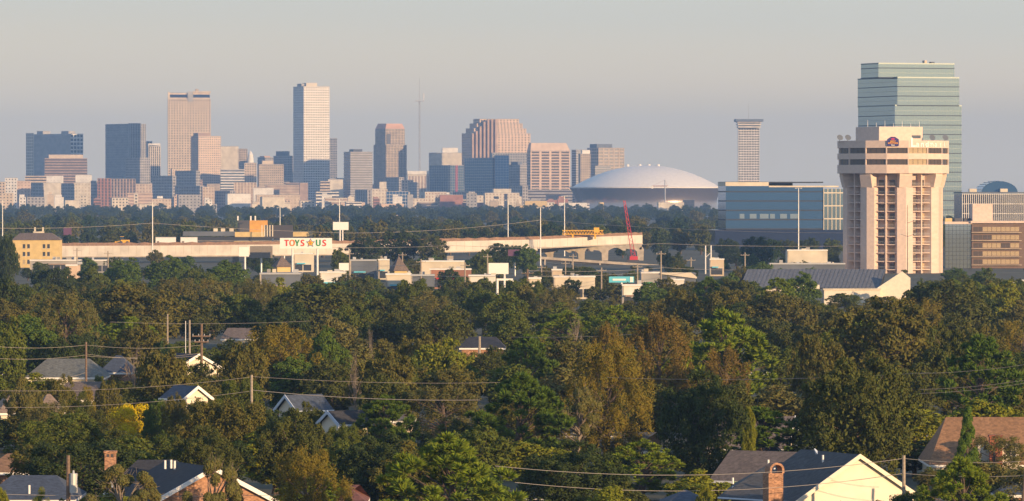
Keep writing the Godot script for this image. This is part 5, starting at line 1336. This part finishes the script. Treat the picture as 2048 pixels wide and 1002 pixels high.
func trees() -> void:
	leafmat("oak", Color(0.085, 0.094, 0.023)); leafmat("olive", Color(0.118, 0.11, 0.026)); leafmat("deep", Color(0.052, 0.072, 0.022)); leafmat("moss", Color(0.1, 0.122, 0.022))
	leafmat("pine", Color(0.17, 0.225, 0.022)); leafmat("pinedark", Color(0.095, 0.15, 0.022)); leafmat("green", Color(0.088, 0.132, 0.022)); leafmat("lime", Color(0.18, 0.19, 0.02))
	leafmat("gold", Color(0.19, 0.152, 0.024)); leafmat("bronze", Color(0.165, 0.118, 0.028)); leafmat("khaki", Color(0.145, 0.135, 0.04)); leafmat("yellow", Color(0.7, 0.52, 0.01)); leafmat("bluegreen", Color(0.040, 0.068, 0.025))
	# single trees one can point to: kind, tint, x, top, width, distance, label
	for t in [
		["pine", "pine", 895, 868, 360, 415, "large bright green pine with tufted boughs beside golden cypress"],
		["cypress", "gold", 612, 903, 200, 430, "golden feathery cypress in front of the dark oaks"],
		["oak", "deep", 1140, 878, 300, 450, "dark round oak behind the low telephone wires"],
		["broad", "lime", 1225, 962, 230, 400, "yellow-green leafy tree at the lower edge under wires"],
		["pine", "pine", 1925, 912, 215, 425, "bright green pine next to the bare roadside pole"],
		["sparse", "khaki", 245, 928, 190, 425, "thin yellowish tree growing in front of dark roof"],
		["sparse", "khaki", 425, 912, 150, 425, "vine-like thin tree covering the orange brick gable"],
		["broad", "lime", 0, 960, 70, 415, "lime-leaved young tree at the corner of the blue-grey roof"],
		["shrub", "lime", 88, 940, 60, 440, "spindly lime sapling beside the transformer pole"],
		["cone", "pinedark", 1936, 812, 95, 500, "dark green pointed conifer before the orange-brown roof"],
		["shrub", "yellow", 258, 781, 120, 600, "shrub covered in bright yellow blossom"],
		["broad", "green", 315, 795, 75, 595, "green round shrub-like tree touching the yellow blossom"],
		["shrub", "gold", 178, 745, 45, 620, "golden-brown upright bush before the mauve-grey roof"],
		["bare", "gold", 270, 690, 70, 680, "leafless grey tree with forking branches"],
		["pine", "pine", 1450, 617, 240, 690, "tall bright green pine with domed crown above bronze cypresses"],
		["pine", "pinedark", 1965, 668, 210, 620, "spreading green pine crossed by two wires"],
		["pine", "pinedark", 1040, 742, 250, 540, "broad green pine with layered tufts before the golden cypress"],
		["pine", "pinedark", 770, 786, 160, 560, "round-topped pine in front of tan-walled bungalow"],
		["pine", "pinedark", 1055, 668, 150, 700, "smaller green pine behind the broad layered pine"],
		["cypress", "gold", 1215, 690, 230, 560, "large golden cypress with drooping sprays"],
		["cypress", "bronze", 1212, 655, 100, 640, "pale bronze cypress tip rising above the golden cypress"],
		["cypress", "bronze", 1320, 632, 170, 680, "bronze cypress left of the domed pine"],
		["cypress", "bronze", 1450, 700, 140, 640, "bronze cypress under the domed pine"],
		["oak", "deep", 1395, 738, 240, 520, "very dark oak mass with shade in its leaf colour before the bronze cypresses"],  # deep leaf tint holds the shade thrown by the great oak
		["oak", "oak", 1720, 694, 320, 500, "great dark oak above the cream gabled house"],
		["oak", "olive", 1770, 580, 290, 720, "huge olive oak towering behind the great dark oak"],
		["oak", "olive", 1640, 655, 160, 660, "medium olive oak left of the great dark oak"],
		["oak", "oak", 1900, 640, 170, 680, "oak between the huge olive oak and the spreading pine"],
		["broad", "lime", 1498, 800, 45, 540, "small lime sapling by the brown house roof"],
		["broad", "lime", 1410, 965, 60, 430, "slim lime shrub at the end of the charcoal wing roof"],
		["broad", "green", 655, 652, 120, 730, "fresh green tree in front of the big dark oaks"],
		["broad", "lime", 880, 662, 150, 730, "yellow-green broadleaf tree near the navy roof"],
		["cypress", "gold", 560, 655, 200, 700, "wide golden-olive cypress left of the fresh green tree"],
		["cypress", "khaki", 130, 590, 170, 830, "pale khaki tree with light trunk near the left edge"],
		["oak", "deep", 20, 545, 130, 1000, "dark green oak at the far left edge"],
		["broad", "moss", 10, 628, 140, 720, "mossy green tree overhanging the grey-green hip roof"],
		["broad", "khaki", 45, 745, 100, 600, "grey-khaki round tree above the tan pyramid roof"],
		["oak", "olive", 325, 688, 170, 640, "olive tree hiding the foot of the crossarm pole"],
		["oak", "olive", 480, 672, 150, 660, "olive-gold oak right of the crossarm pole"],
		["broad", "bluegreen", 320, 683, 110, 720, "blue-green willow-like tree behind the olive tree"],
		["oak", "olive", 445, 782, 240, 520, "broad olive oak below the pale wooden pole"],
		["oak", "oak", 585, 815, 210, 500, "dull oak below the pale-edged porch gable"],
		["oak", "moss", 110, 815, 240, 530, "mossy low oak in front of the tan pyramid roofs"],
		["oak", "deep", 160, 868, 300, 480, "dark shaded oak behind the brick chimney"],
		["oak", "oak", 400, 850, 200, 490, "oak rising over the dark roof with white vents"],
		["oak", "deep", 760, 860, 240, 480, "shadowed oak between golden cypress and bright pine"],
		["oak", "olive", 770, 690, 190, 650, "spreading oak with bare pale limbs showing"],
		["bare", "gold", 710, 705, 40, 620, "pale dead limbs sticking out of the spreading oak"],
		["bare", "gold", 738, 652, 26, 760, "short pale dead snag among the big dark oaks"],
		["bare", "gold", 1150, 618, 40, 820, "dead pale branches in front of the dark oaks"],
		["oak", "oak", 640, 558, 270, 1000, "biggest dark oak in the middle of the canopy"],
		["oak", "deep", 560, 590, 170, 900, "dark oak leaning against the biggest dark oak"],
		["oak", "olive", 275, 558, 280, 960, "wide greyish-olive oak above the tall wooden poles"],
		["oak", "oak", 1890, 548, 260, 980, "round dark oak right of the cream warehouse gable"],
		["broad", "green", 1605, 543, 95, 1250, "fresh green tree against the warehouse's grey roof"],
		["broad", "green", 1300, 558, 90, 1280, "green tree before the grey warehouse roof by cyan sign"],
		["broad", "green", 250, 513, 110, 1500, "bright green treetop in front of the white viaduct wall"],
		["broad", "green", 450, 520, 130, 1420, "green treetop left of the grey-brown billboard"],
		["oak", "deep", 15, 462, 60, 1500, "dark tree covering the side of the yellow building"],
		["shrub", "bronze", 1040, 975, 30, 430, "rusty small bush beside the broad oak"],
		["shrub", "gold", 1290, 915, 40, 520, "orange-brown bush under the very dark oak"],
		["sparse", "khaki", 1155, 770, 140, 550, "silvery thin-leaved tree on the flank of the golden cypress"],
		["oak", "deep", 800, 456, 130, 2120, "large dark oak hiding the viaduct near the pyramid roof"],
		["oak", "deep", 735, 472, 110, 2100, "dark oak left of the one hiding the viaduct"],
		["oak", "oak", 862, 466, 90, 2110, "dull oak right of the one hiding the viaduct"],
		["oak", "deep", 1010, 482, 110, 1960, "dark roadside tree in front of the viaduct's pale girder"],
		["broad", "green", 1052, 488, 70, 1900, "green roadside tree by the purple-fronted sign"],
		["broad", "moss", 965, 492, 60, 1850, "bushy tree left of the purple-fronted sign"],
		["oak", "bluegreen", 1525, 468, 110, 2050, "dark tree in front of the podium of the blue glass office"],
		["broad", "moss", 680, 495, 60, 1820, "yellowish-green tree right of the toy sign"],
		["oak", "deep", 520, 500, 90, 1900, "shadowy tree behind the grey-brown billboard"],
		["broad", "green", 335, 508, 110, 1520, "green treetop in front of the site cabins"],
		["broad", "moss", 185, 530, 90, 1400, "mossy treetop right of the pink gabled shop"],
		["oak", "moss", 395, 532, 120, 1380, "mossy oak below the white site cabins"],
		["oak", "deep", 110, 528, 130, 1380, "dark oak left of the pink gabled shop"],
		["oak", "deep", 1472, 496, 90, 2150, "dark tree beside the tan roadside cabin"],
		["oak", "moss", 1640, 500, 80, 2100, "mossy tree at the hotel side of round-fronted store"],
		["broad", "khaki", 1668, 505, 40, 2000, "brownish tree close to the foot of the round hotel"],
		["oak", "olive", 118, 745, 90, 640, "olive garden oak before the grey-green hip roof"],
		["broad", "moss", 208, 740, 70, 650, "mossy garden tree between the thin brown pole and navy gable"],
		["oak", "oak", 165, 782, 110, 590, "dull oak before the mauve-grey roof"],
		["broad", "khaki", 85, 782, 60, 585, "khaki garden tree between the two tan pyramid roofs"],
		["oak", "moss", 480, 745, 120, 600, "mossy oak left of the pale wooden pole"],
		["oak", "deep", 1455, 474, 70, 2380, "dark tree at the left end of the office podium"],
		["oak", "oak", 1575, 478, 80, 2420, "dull tree in front of the office podium's middle"],
		["oak", "deep", 1618, 472, 60, 2450, "dark tree beside the tall mast before the blue office"],
		["broad", "moss", 1665, 476, 60, 2400, "mossy tree between blue office and round hotel"],
		["oak", "olive", 352, 783, 80, 590, "olive oak covering the foot of the small pale gable"],
		["oak", "moss", 425, 790, 90, 585, "mossy oak right of the small pale gable"],
		["oak", "oak", 610, 802, 90, 565, "dull oak between the two pale-edged gables"],
		["oak", "deep", 545, 812, 70, 560, "dark oak at the foot of the pale-edged blue-grey roof"],
		["oak", "moss", 690, 838, 90, 540, "mossy oak right of the pale-edged porch gable"],
		["oak", "olive", 215, 752, 80, 630, "olive oak between mauve-grey roof and yellow blossom"],
		["oak", "oak", 985, 688, 90, 800, "dull oak covering half of the navy roof"],
		["oak", "moss", 1690, 584, 100, 1340, "mossy oak before the cream warehouse wall"],
		["oak", "olive", 1765, 590, 110, 1320, "olive oak before the cream warehouse gable"],
		["broad", "green", 1910, 535, 70, 1700, "light green tree at the foot of mirror-glass wing"]]:
		var near: bool = t[5] < 620
		tree(t[0], t[1], t[2], t[3], t[4], t[5], t[6], "", 24000 if near else 12000, 0.13 if near else 0.19)
	# the unbroken canopy between them
	var r := RandomNumberGenerator.new(); r.seed = 31
	var tints := {"oak": ["oak", "olive", "deep", "olive", "moss", "oak"], "broad": ["moss", "green", "khaki", "olive", "lime", "oak"], "pine": ["pinedark", "pine"], "cypress": ["gold", "khaki", "gold", "olive"]}
	var gaps := [[1430, 1840, 400, 530, 912], [1860, 2060, 400, 550, 850], [1380, 1540, 560, 690, 745], [190, 530, 400, 475, 925], [-60, 150, 400, 475, 955], [-60, 120, 480, 640, 795], [535, 690, 480, 600, 805], [190, 345, 440, 625, 838], [360, 430, 560, 740, 680], [45, 270, 600, 740, 728], [430, 515, 700, 960, 664], [915, 1015, 640, 860, 690], [1258, 1330, 440, 570, 870], [1640, 1830, 1000, 1420, 588], [1480, 1640, 1200, 1420, 562], [1200, 1290, 1000, 1420, 584], [520, 640, 1200, 1420, 552], [930, 1100, 1200, 1420, 572], [130, 160, 1200, 1500, 550], [770, 930, 1200, 1420, 562], [1100, 1200, 1200, 1420, 565], [1325, 1400, 1200, 1420, 562], [640, 700, 1200, 1420, 555]]
	for row in [[455, 3.5, 5.5, 7, 10, "low garden %s between the nearest houses"], [500, 5, 7.5, 8, 12, "%s standing right behind the nearest houses"], [555, 6, 8.5, 8, 13, "%s in the gardens around the brown and blue-grey roofs"], [610, 6, 9, 9, 13, "%s near the tan pyramid roofs and pale pole row"],
		[670, 7, 9.5, 9, 14, "%s in the row of the wooden crossarm poles"], [740, 7, 10.5, 9, 14, "%s in the row behind the crossarm poles"], [820, 7.5, 11, 10, 15, "%s in the belt around the navy roof"], [900, 8, 11.5, 10, 16, "%s in the belt just before the biggest dark oak"],
		[990, 8, 12, 10, 16, "%s in the belt of the biggest dark oak"], [1080, 8, 12, 10, 16, "%s in the belt behind the biggest dark oak"], [1170, 8, 11.5, 10, 15, "%s two rows before the shops"], [1260, 7, 10.5, 9, 14, "%s in the row just before the shops"], [1340, 6.5, 9.5, 8, 13, "%s beside the shop fronts and sign legs"]]:
		var D0: float = row[0]
		var px := -70.0
		while px < 2120:
			var D := D0 + r.randf_range(-28, 28)
			var h := r.randf_range(row[1], row[2])
			var wd := r.randf_range(row[3], row[4]) * F / D
			var yt := HZ + (EH - h) * F / D
			for g in gaps:
				if px + wd * 0.48 > g[0] and px - wd * 0.48 < g[1] and D > g[2] and D < g[3]: yt = maxf(yt, g[4] + r.randf_range(6, 30))
			var q := r.randf()
			var kind := "oak" if q < 0.58 else ("broad" if q < 0.86 else ("cypress" if q < 0.93 else "pine"))
			if gy(yt, D) > 1.8:
				var tl: Array = tints[kind]
				var tone: String = tl[r.randi() % tl.size()]
				var said: String = TONES[tone] + " " + {"oak": "oak", "broad": "leafy tree", "cypress": "cypress", "pine": "pine"}[kind]
				var lab: String = str(row[5]) % said
				tree(kind, tone, px, yt, minf(wd, 1.9 * gy(yt, D) * F / D), D, lab, "canopy trees: " + lab, 10000, 0.19)
			px += wd * r.randf_range(0.55, 0.8)
	for g in gardens:
		var px: float = g[0]
		var D: float = g[3] - 7.0
		while px < g[1] + 10.0:
			var h := gy(g[2] + r.randf_range(-4, 10), D)
			if h > 1.2:
				var wd := clampf(h * r.randf_range(0.9, 1.3), 2.0, 6.0) * F / D
				var tone: String = ["oak", "moss", "olive", "deep"][r.randi() % 4]
				tree("shrub" if r.randf() < 0.5 else "broad", tone, px, HZ + (EH - h) * F / D, wd, D, "low %s garden tree hugging a house wall" % TONES[tone], "garden trees against the house walls", 5000, 0.26, "garden_tree")
				px += wd * 0.42
			else: px += 30.0
	# scattered trees among the shops
	for k in 230:
		var D := r.randf_range(1430, 2150) if k < 150 else r.randf_range(1375, 1440)
		var px := r.randf_range(-10, 2058)
		var h := r.randf_range(3.5, 8.0)
		var wd := r.randf_range(6.0, 11.0) * F / D
		var yt := HZ + (EH - h) * F / D
		for g in [[550, 680, 1400, 2200, 545], [1070, 1300, 1500, 2200, 532], [20, 122, 1500, 2200, 522], [470, 550, 1700, 2200, 520], [1205, 1285, 1400, 1430, 570], [780, 830, 1400, 1700, 545], [1690, 1890, 1400, 2000, 540], [1890, 2050, 1500, 2100, 535], [560, 700, 1400, 1500, 560], [1480, 1830, 1390, 1480, 590]]:
			if px + wd * 0.5 > g[0] and px - wd * 0.5 < g[1] and D > g[2] and D < g[3]: yt = maxf(yt, g[4])
		if gy(yt, D) < 1.5: continue
		var tone: String = ["deep", "moss", "oak", "green", "olive"][k % 5]
		tree("oak" if k % 3 else "broad", tone, px, yt, minf(wd, gy(yt, D) * 1.9 * F / D), D, "small %s street tree between the shops and signs" % TONES[tone], "street trees between the shops", 3000, 0.34, "street_tree")
	# woods beyond the highway
	var wt := ["oak", "deep", "moss", "olive", "bluegreen"]
	for row in [[2560, 45, "leafy tree in the first row of woods beyond the viaduct"], [2850, 46, "leafy tree in the second row of woods beyond the viaduct"], [3250, 46, "tree in the middle of the woods beyond the viaduct"], [3800, 44, "tree deep in the woods toward the city"], [4500, 40, "far hazy tree in the woods toward the city"]]:
		var px := -30.0
		while px < 2080:
			var D: float = row[0] + r.randf_range(-120, 120)
			var blocked: bool = px > 1440 and D < 2900
			if not blocked:
				var tone: String = wt[r.randi() % 5]
				tree("oak" if r.randf() < 0.7 else "broad", tone, px, 390 + (28.0 - r.randf_range(10.5, 16.5)) * F / D, row[1] * r.randf_range(1.0, 1.6), D, TONES[tone] + " " + str(row[2]), "trees of the woods beyond the viaduct", 2500, 0.36, "woodland_tree")
			px += row[1] * r.randf_range(0.75, 1.2)
	# the far edge of the woods reads as one mass
	var pr := proto("oak", 1, 2500, 0.36)
	var mm := MultiMesh.new(); mm.transform_format = MultiMesh.TRANSFORM_3D; mm.mesh = pr[0]
	var xs := []
	for D0 in [5200.0, 5700.0, 6200.0, 6700.0, 7050.0]:
		var x := -gx(2120, D0)
		while x < gx(2120, D0):
			var D: float = D0 + r.randf_range(-200, 200)
			var w := r.randf_range(14, 26); var h := r.randf_range(11, 18.0)
			xs.append(Transform3D(Basis(Vector3.UP, r.randf() * TAU).scaled(Vector3(w / 12.6, h / 9.8, w / 12.6)), Vector3(x, 0, -D)))
			x += w * r.randf_range(0.6, 0.95)
	mm.instance_count = xs.size()
	for k in xs.size(): mm.set_instance_transform(k, xs[k])
	var fo := MultiMeshInstance3D.new(); fo.name = "distant_woods"; fo.multimesh = mm; fo.material_override = M("leaf_deep"); add_child(fo)
	tag(fo, "hazy mass of treetops along the foot of the skyline", "woods"); fo.set_meta("kind", "stuff")

# ---------- poles and wires ----------
func pole(label: String, px: float, ytop: float, D: float, r0: float, m: String, arms := [], extra := "") -> Node3D:
	var o := thing("utility_pole", label, "utility pole", Vector3(gx(px, D), 0, -D))
	var h := gy(ytop, D)
	var p := MB.new(); p.tube(Vector3.ZERO, Vector3(0, h, 0), r0, r0 * 0.72, 8); part(p, "post", M(m), o)
	for a in arms:   # down from the top, half length
		var ar := boxpart("crossarm", M(m), o, -a[1], a[1], h - a[0] - 0.08, h - a[0] + 0.08, r0 * 0.8, r0 * 0.8 + 0.14)
		for k in 4:
			var q := MB.new(); var x: float = lerpf(-a[1] + 0.1, a[1] - 0.1, k / 3.0)
			q.tube(Vector3(x, h - a[0] + 0.08, r0 * 0.8 + 0.07), Vector3(x, h - a[0] + 0.28, r0 * 0.8 + 0.07), 0.06, 0.05, 6); part(q, "insulator", M("galvanised"), ar)
	if extra == "transformer":
		var tr := MB.new(); tr.tube(Vector3(0.42, h - 2.9, 0.1), Vector3(0.42, h - 1.4, 0.1), 0.32, 0.32, 12); tr.tube(Vector3(0.42, h - 1.4, 0.1), Vector3(0.42, h - 1.15, 0.1), 0.1, 0.06, 6); part(tr, "transformer", M("galvanised"), o)
	return o
func wire(label: String, a: Vector3, b: Vector3, sag: float, r := 0.022, group := "") -> void:
	var m := MB.new(); var n := 20
	for k in n:
		var f := float(k) / n; var g := float(k + 1) / n
		m.tube(a.lerp(b, f) - Vector3(0, 4 * sag * f * (1 - f), 0), a.lerp(b, g) - Vector3(0, 4 * sag * g * (1 - g), 0), r * 0.75, r * 0.75, 5)
	var o := part(m, "overhead_wire", M("cable"), self)
	tag(o, label, "wire", group)
func poles_and_wires() -> void:
	pole("bare grey wooden pole standing before the cream gabled house", 1808, 911, 432, 0.17, "palewood")
	var lp := pole("leaning wooden pole with a box at the right edge", 2040, 925, 430, 0.17, "wood"); lp.rotation.z = deg_to_rad(-4)
	pole("stout brown pole carrying a grey transformer drum", 136, 911, 428, 0.2, "wood", [], "transformer")
	pole("pale wooden pole above the broad olive oak", 503, 750, 560, 0.17, "palewood")
	pole("wooden pole with two crossarms above the dark-roofed house", 403, 648, 680, 0.2, "wood", [[1.5, 1.15], [2.2, 0.9]])
	pole("thin brown pole beside the grey-green hip roof", 172, 684, 660, 0.16, "wood")
	pole("pale pole behind the crossarm pole", 379, 640, 760, 0.17, "palewood")
	pole("slim white mast beside the crossarm pole", 371, 642, 735, 0.06, "whitepaint")
	pole("short pole catching light in the olive oaks", 335, 628, 860, 0.16, "palewood")
	pole("orange-lit wooden pole in front of the shops", 1055, 538, 1290, 0.3, "wood", [[1.0, 1.4]])
	for p in [["white pole with bracket near the navy roof", 959, 673, 800], ["pole with transformer cluster right of the pyramid roof", 842, 518, 1500], ["pole behind white store right of the toy sign", 699, 502, 1600], ["pole rising behind the pyramid roof", 805, 505, 1750], ["pole in front of the grey shed with white roof edge", 1322, 502, 1480], ["pole with side lamp near the long warehouse", 1382, 515, 1600], ["pole left of the cyan sign", 1203, 535, 1480], ["pole right of the cyan sign", 1275, 528, 1500], ["pole behind the long warehouse's end", 1490, 505, 1650], ["pole before the white sign board with red print", 975, 508, 1600], ["pole left of the empty sign frame", 930, 525, 1480], ["pole in front of the long viaduct wall near loader", 216, 502, 1800], ["pole before the yellow building's corner", 154, 496, 1900], ["pole by the roadside trees under the viaduct", 1083, 530, 1700], ["pole on the ramp side of the arched piers", 1131, 522, 1750], ["pole standing below the arched piers' middle", 1146, 508, 1800]]:
		pole(p[0], p[1], p[2], p[3], 0.24, "palewood", [[0.8, 1.3]] if p[3] > 1000 else [])
	# street lamp before the hotel
	var o := thing("street_lamp", "thin double-armed street lamp in front of the round hotel", "street lamp", Vector3(gx(1815, 1750), 0, -1750))
	var h := gy(410, 1750)
	var lm := MB.new(); lm.tube(Vector3.ZERO, Vector3(0, h, 0), 0.14, 0.07, 6); part(lm, "pole", M("darksteel"), o)
	for a in [[441, 1], [468, 1], [468, -1]]:
		var am := MB.new(); am.tube(Vector3(0, gy(a[0] + 5, 1750), 0), Vector3(a[1] * 2.3, gy(a[0], 1750), 0), 0.07, 0.06, 5); part(am, "arm", M("darksteel"), o)
		boxpart("lamp", M("galvanised"), am_end(o), a[1] * 2.3 - 0.3, a[1] * 2.3 + 0.3, gy(a[0], 1750) - 0.12, gy(a[0], 1750) + 0.05, -0.15, 0.15)
	# wires
	var W := "low telephone wire crossing in front of the cream gabled house"
	wire(W, at(990, 932, 430), at(1808, 917, 432), 1.0, 0.03, "low wires before the cream house"); wire(W, at(1030, 965, 430), at(1808, 947, 432), 1.0, 0.03, "low wires before the cream house")
	var W2 := "wire running from the bare grey pole past the near pine"
	wire(W2, at(1808, 917, 432), at(2070, 921, 430), 0.25, 0.025, "wires right of the grey pole"); wire(W2, at(1808, 947, 432), at(2070, 950, 430), 0.2, 0.025, "wires right of the grey pole")
	wire("lowest wire passing the transformer pole and brick gable", at(-20, 988, 428), at(560, 990, 428), 0.15, 0.025)
	var W3 := "long wire from the left edge rising to the pale wooden pole"
	wire(W3, at(-20, 781, 560), at(503, 754, 560), 0.5, 0.024, "wires left of the pale wooden pole"); wire(W3, at(-20, 815, 560), at(503, 782, 560), 0.5, 0.024, "wires left of the pale wooden pole")
	wire("thick sagging cable from pale wooden pole to the round-topped pine", at(503, 780, 560), at(960, 800, 555), 0.35, 0.045)
	wire("thin wire from pale wooden pole toward the broad layered pine", at(503, 753, 560), at(1000, 765, 560), 0.3, 0.022)
	var W4 := "wire strung between the thin brown pole and the crossarm pole"
	wire(W4, at(172, 690, 660), at(403, 690, 680), 0.4, 0.025, "wires by the crossarm pole"); wire(W4, at(172, 712, 660), at(403, 706, 680), 0.4, 0.025, "wires by the crossarm pole"); wire(W4, at(172, 708, 660), at(403, 710, 680), 0.5, 0.025, "wires by the crossarm pole")
	var W5 := "wire running left from the thin brown pole"
	wire(W5, at(-20, 692, 655), at(172, 690, 660), 0.3, 0.025, "wires left of the brown pole"); wire(W5, at(-20, 716, 655), at(172, 710, 660), 0.3, 0.025, "wires left of the brown pole"); wire(W5, at(60, 762, 655), at(172, 745, 660), 0.3, 0.025, "wires left of the brown pole")
	wire("faint wire across the big oaks behind the pale pole", at(220, 644, 760), at(620, 642, 760), 0.3, 0.025)
	var W6 := "wire crossing the spreading pine at the right"
	wire(W6, at(1840, 747, 520), at(2070, 726, 515), 0.2, 0.022, "wires over the spreading pine"); wire(W6, at(1840, 779, 520), at(2070, 757, 515), 0.2, 0.022, "wires over the spreading pine"); wire(W6, at(1840, 787, 520), at(2070, 763, 515), 0.2, 0.022, "wires over the spreading pine")
	wire("wire passing in front of the golden cypress and dark oak", at(1215, 755, 545), at(1860, 745, 520), 0.4, 0.022)
	wire("thin line across the dark oaks left of bronze cypress", at(1020, 674, 700), at(1290, 667, 690), 0.2, 0.025)
	var W7 := "long power line in front of the woods and viaduct"
	wire(W7, at(-20, 456, 2100), at(305, 446, 2150), 0.8, 0.09, "power lines before the woods"); wire(W7, at(305, 446, 2150), at(700, 466, 2160), 0.5, 0.09, "power lines before the woods"); wire(W7, at(700, 466, 2160), at(1081, 440, 2180), 1.2, 0.09, "power lines before the woods"); wire(W7, at(1081, 440, 2180), at(1700, 466, 2100), 1.2, 0.09, "power lines before the woods")
	var W8 := "lower power line in front of the shops' trees"
	wire(W8, at(660, 495, 1700), at(900, 491, 1700), 0.3, 0.07, "lower power lines before the shops"); wire(W8, at(900, 491, 1700), at(1322, 487, 1700), 0.8, 0.07, "lower power lines before the shops"); wire(W8, at(1322, 487, 1700), at(1690, 492, 1700), 0.4, 0.07, "lower power lines before the shops")
	var W9 := "service wire between the shop-side poles"
	wire(W9, at(699, 532, 1600), at(842, 529, 1500), 0.2, 0.06, "service wires by the shops"); wire(W9, at(842, 552, 1500), at(1055, 550, 1290), 0.2, 0.06, "service wires by the shops"); wire(W9, at(1055, 541, 1290), at(1322, 536, 1480), 0.5, 0.06, "service wires by the shops"); wire(W9, at(1055, 552, 1290), at(1322, 542, 1480), 0.5, 0.06, "service wires by the shops"); wire(W9, at(1322, 535, 1480), at(1490, 540, 1650), 0.2, 0.06, "service wires by the shops")
func am_end(o: Node3D) -> Node3D: return o
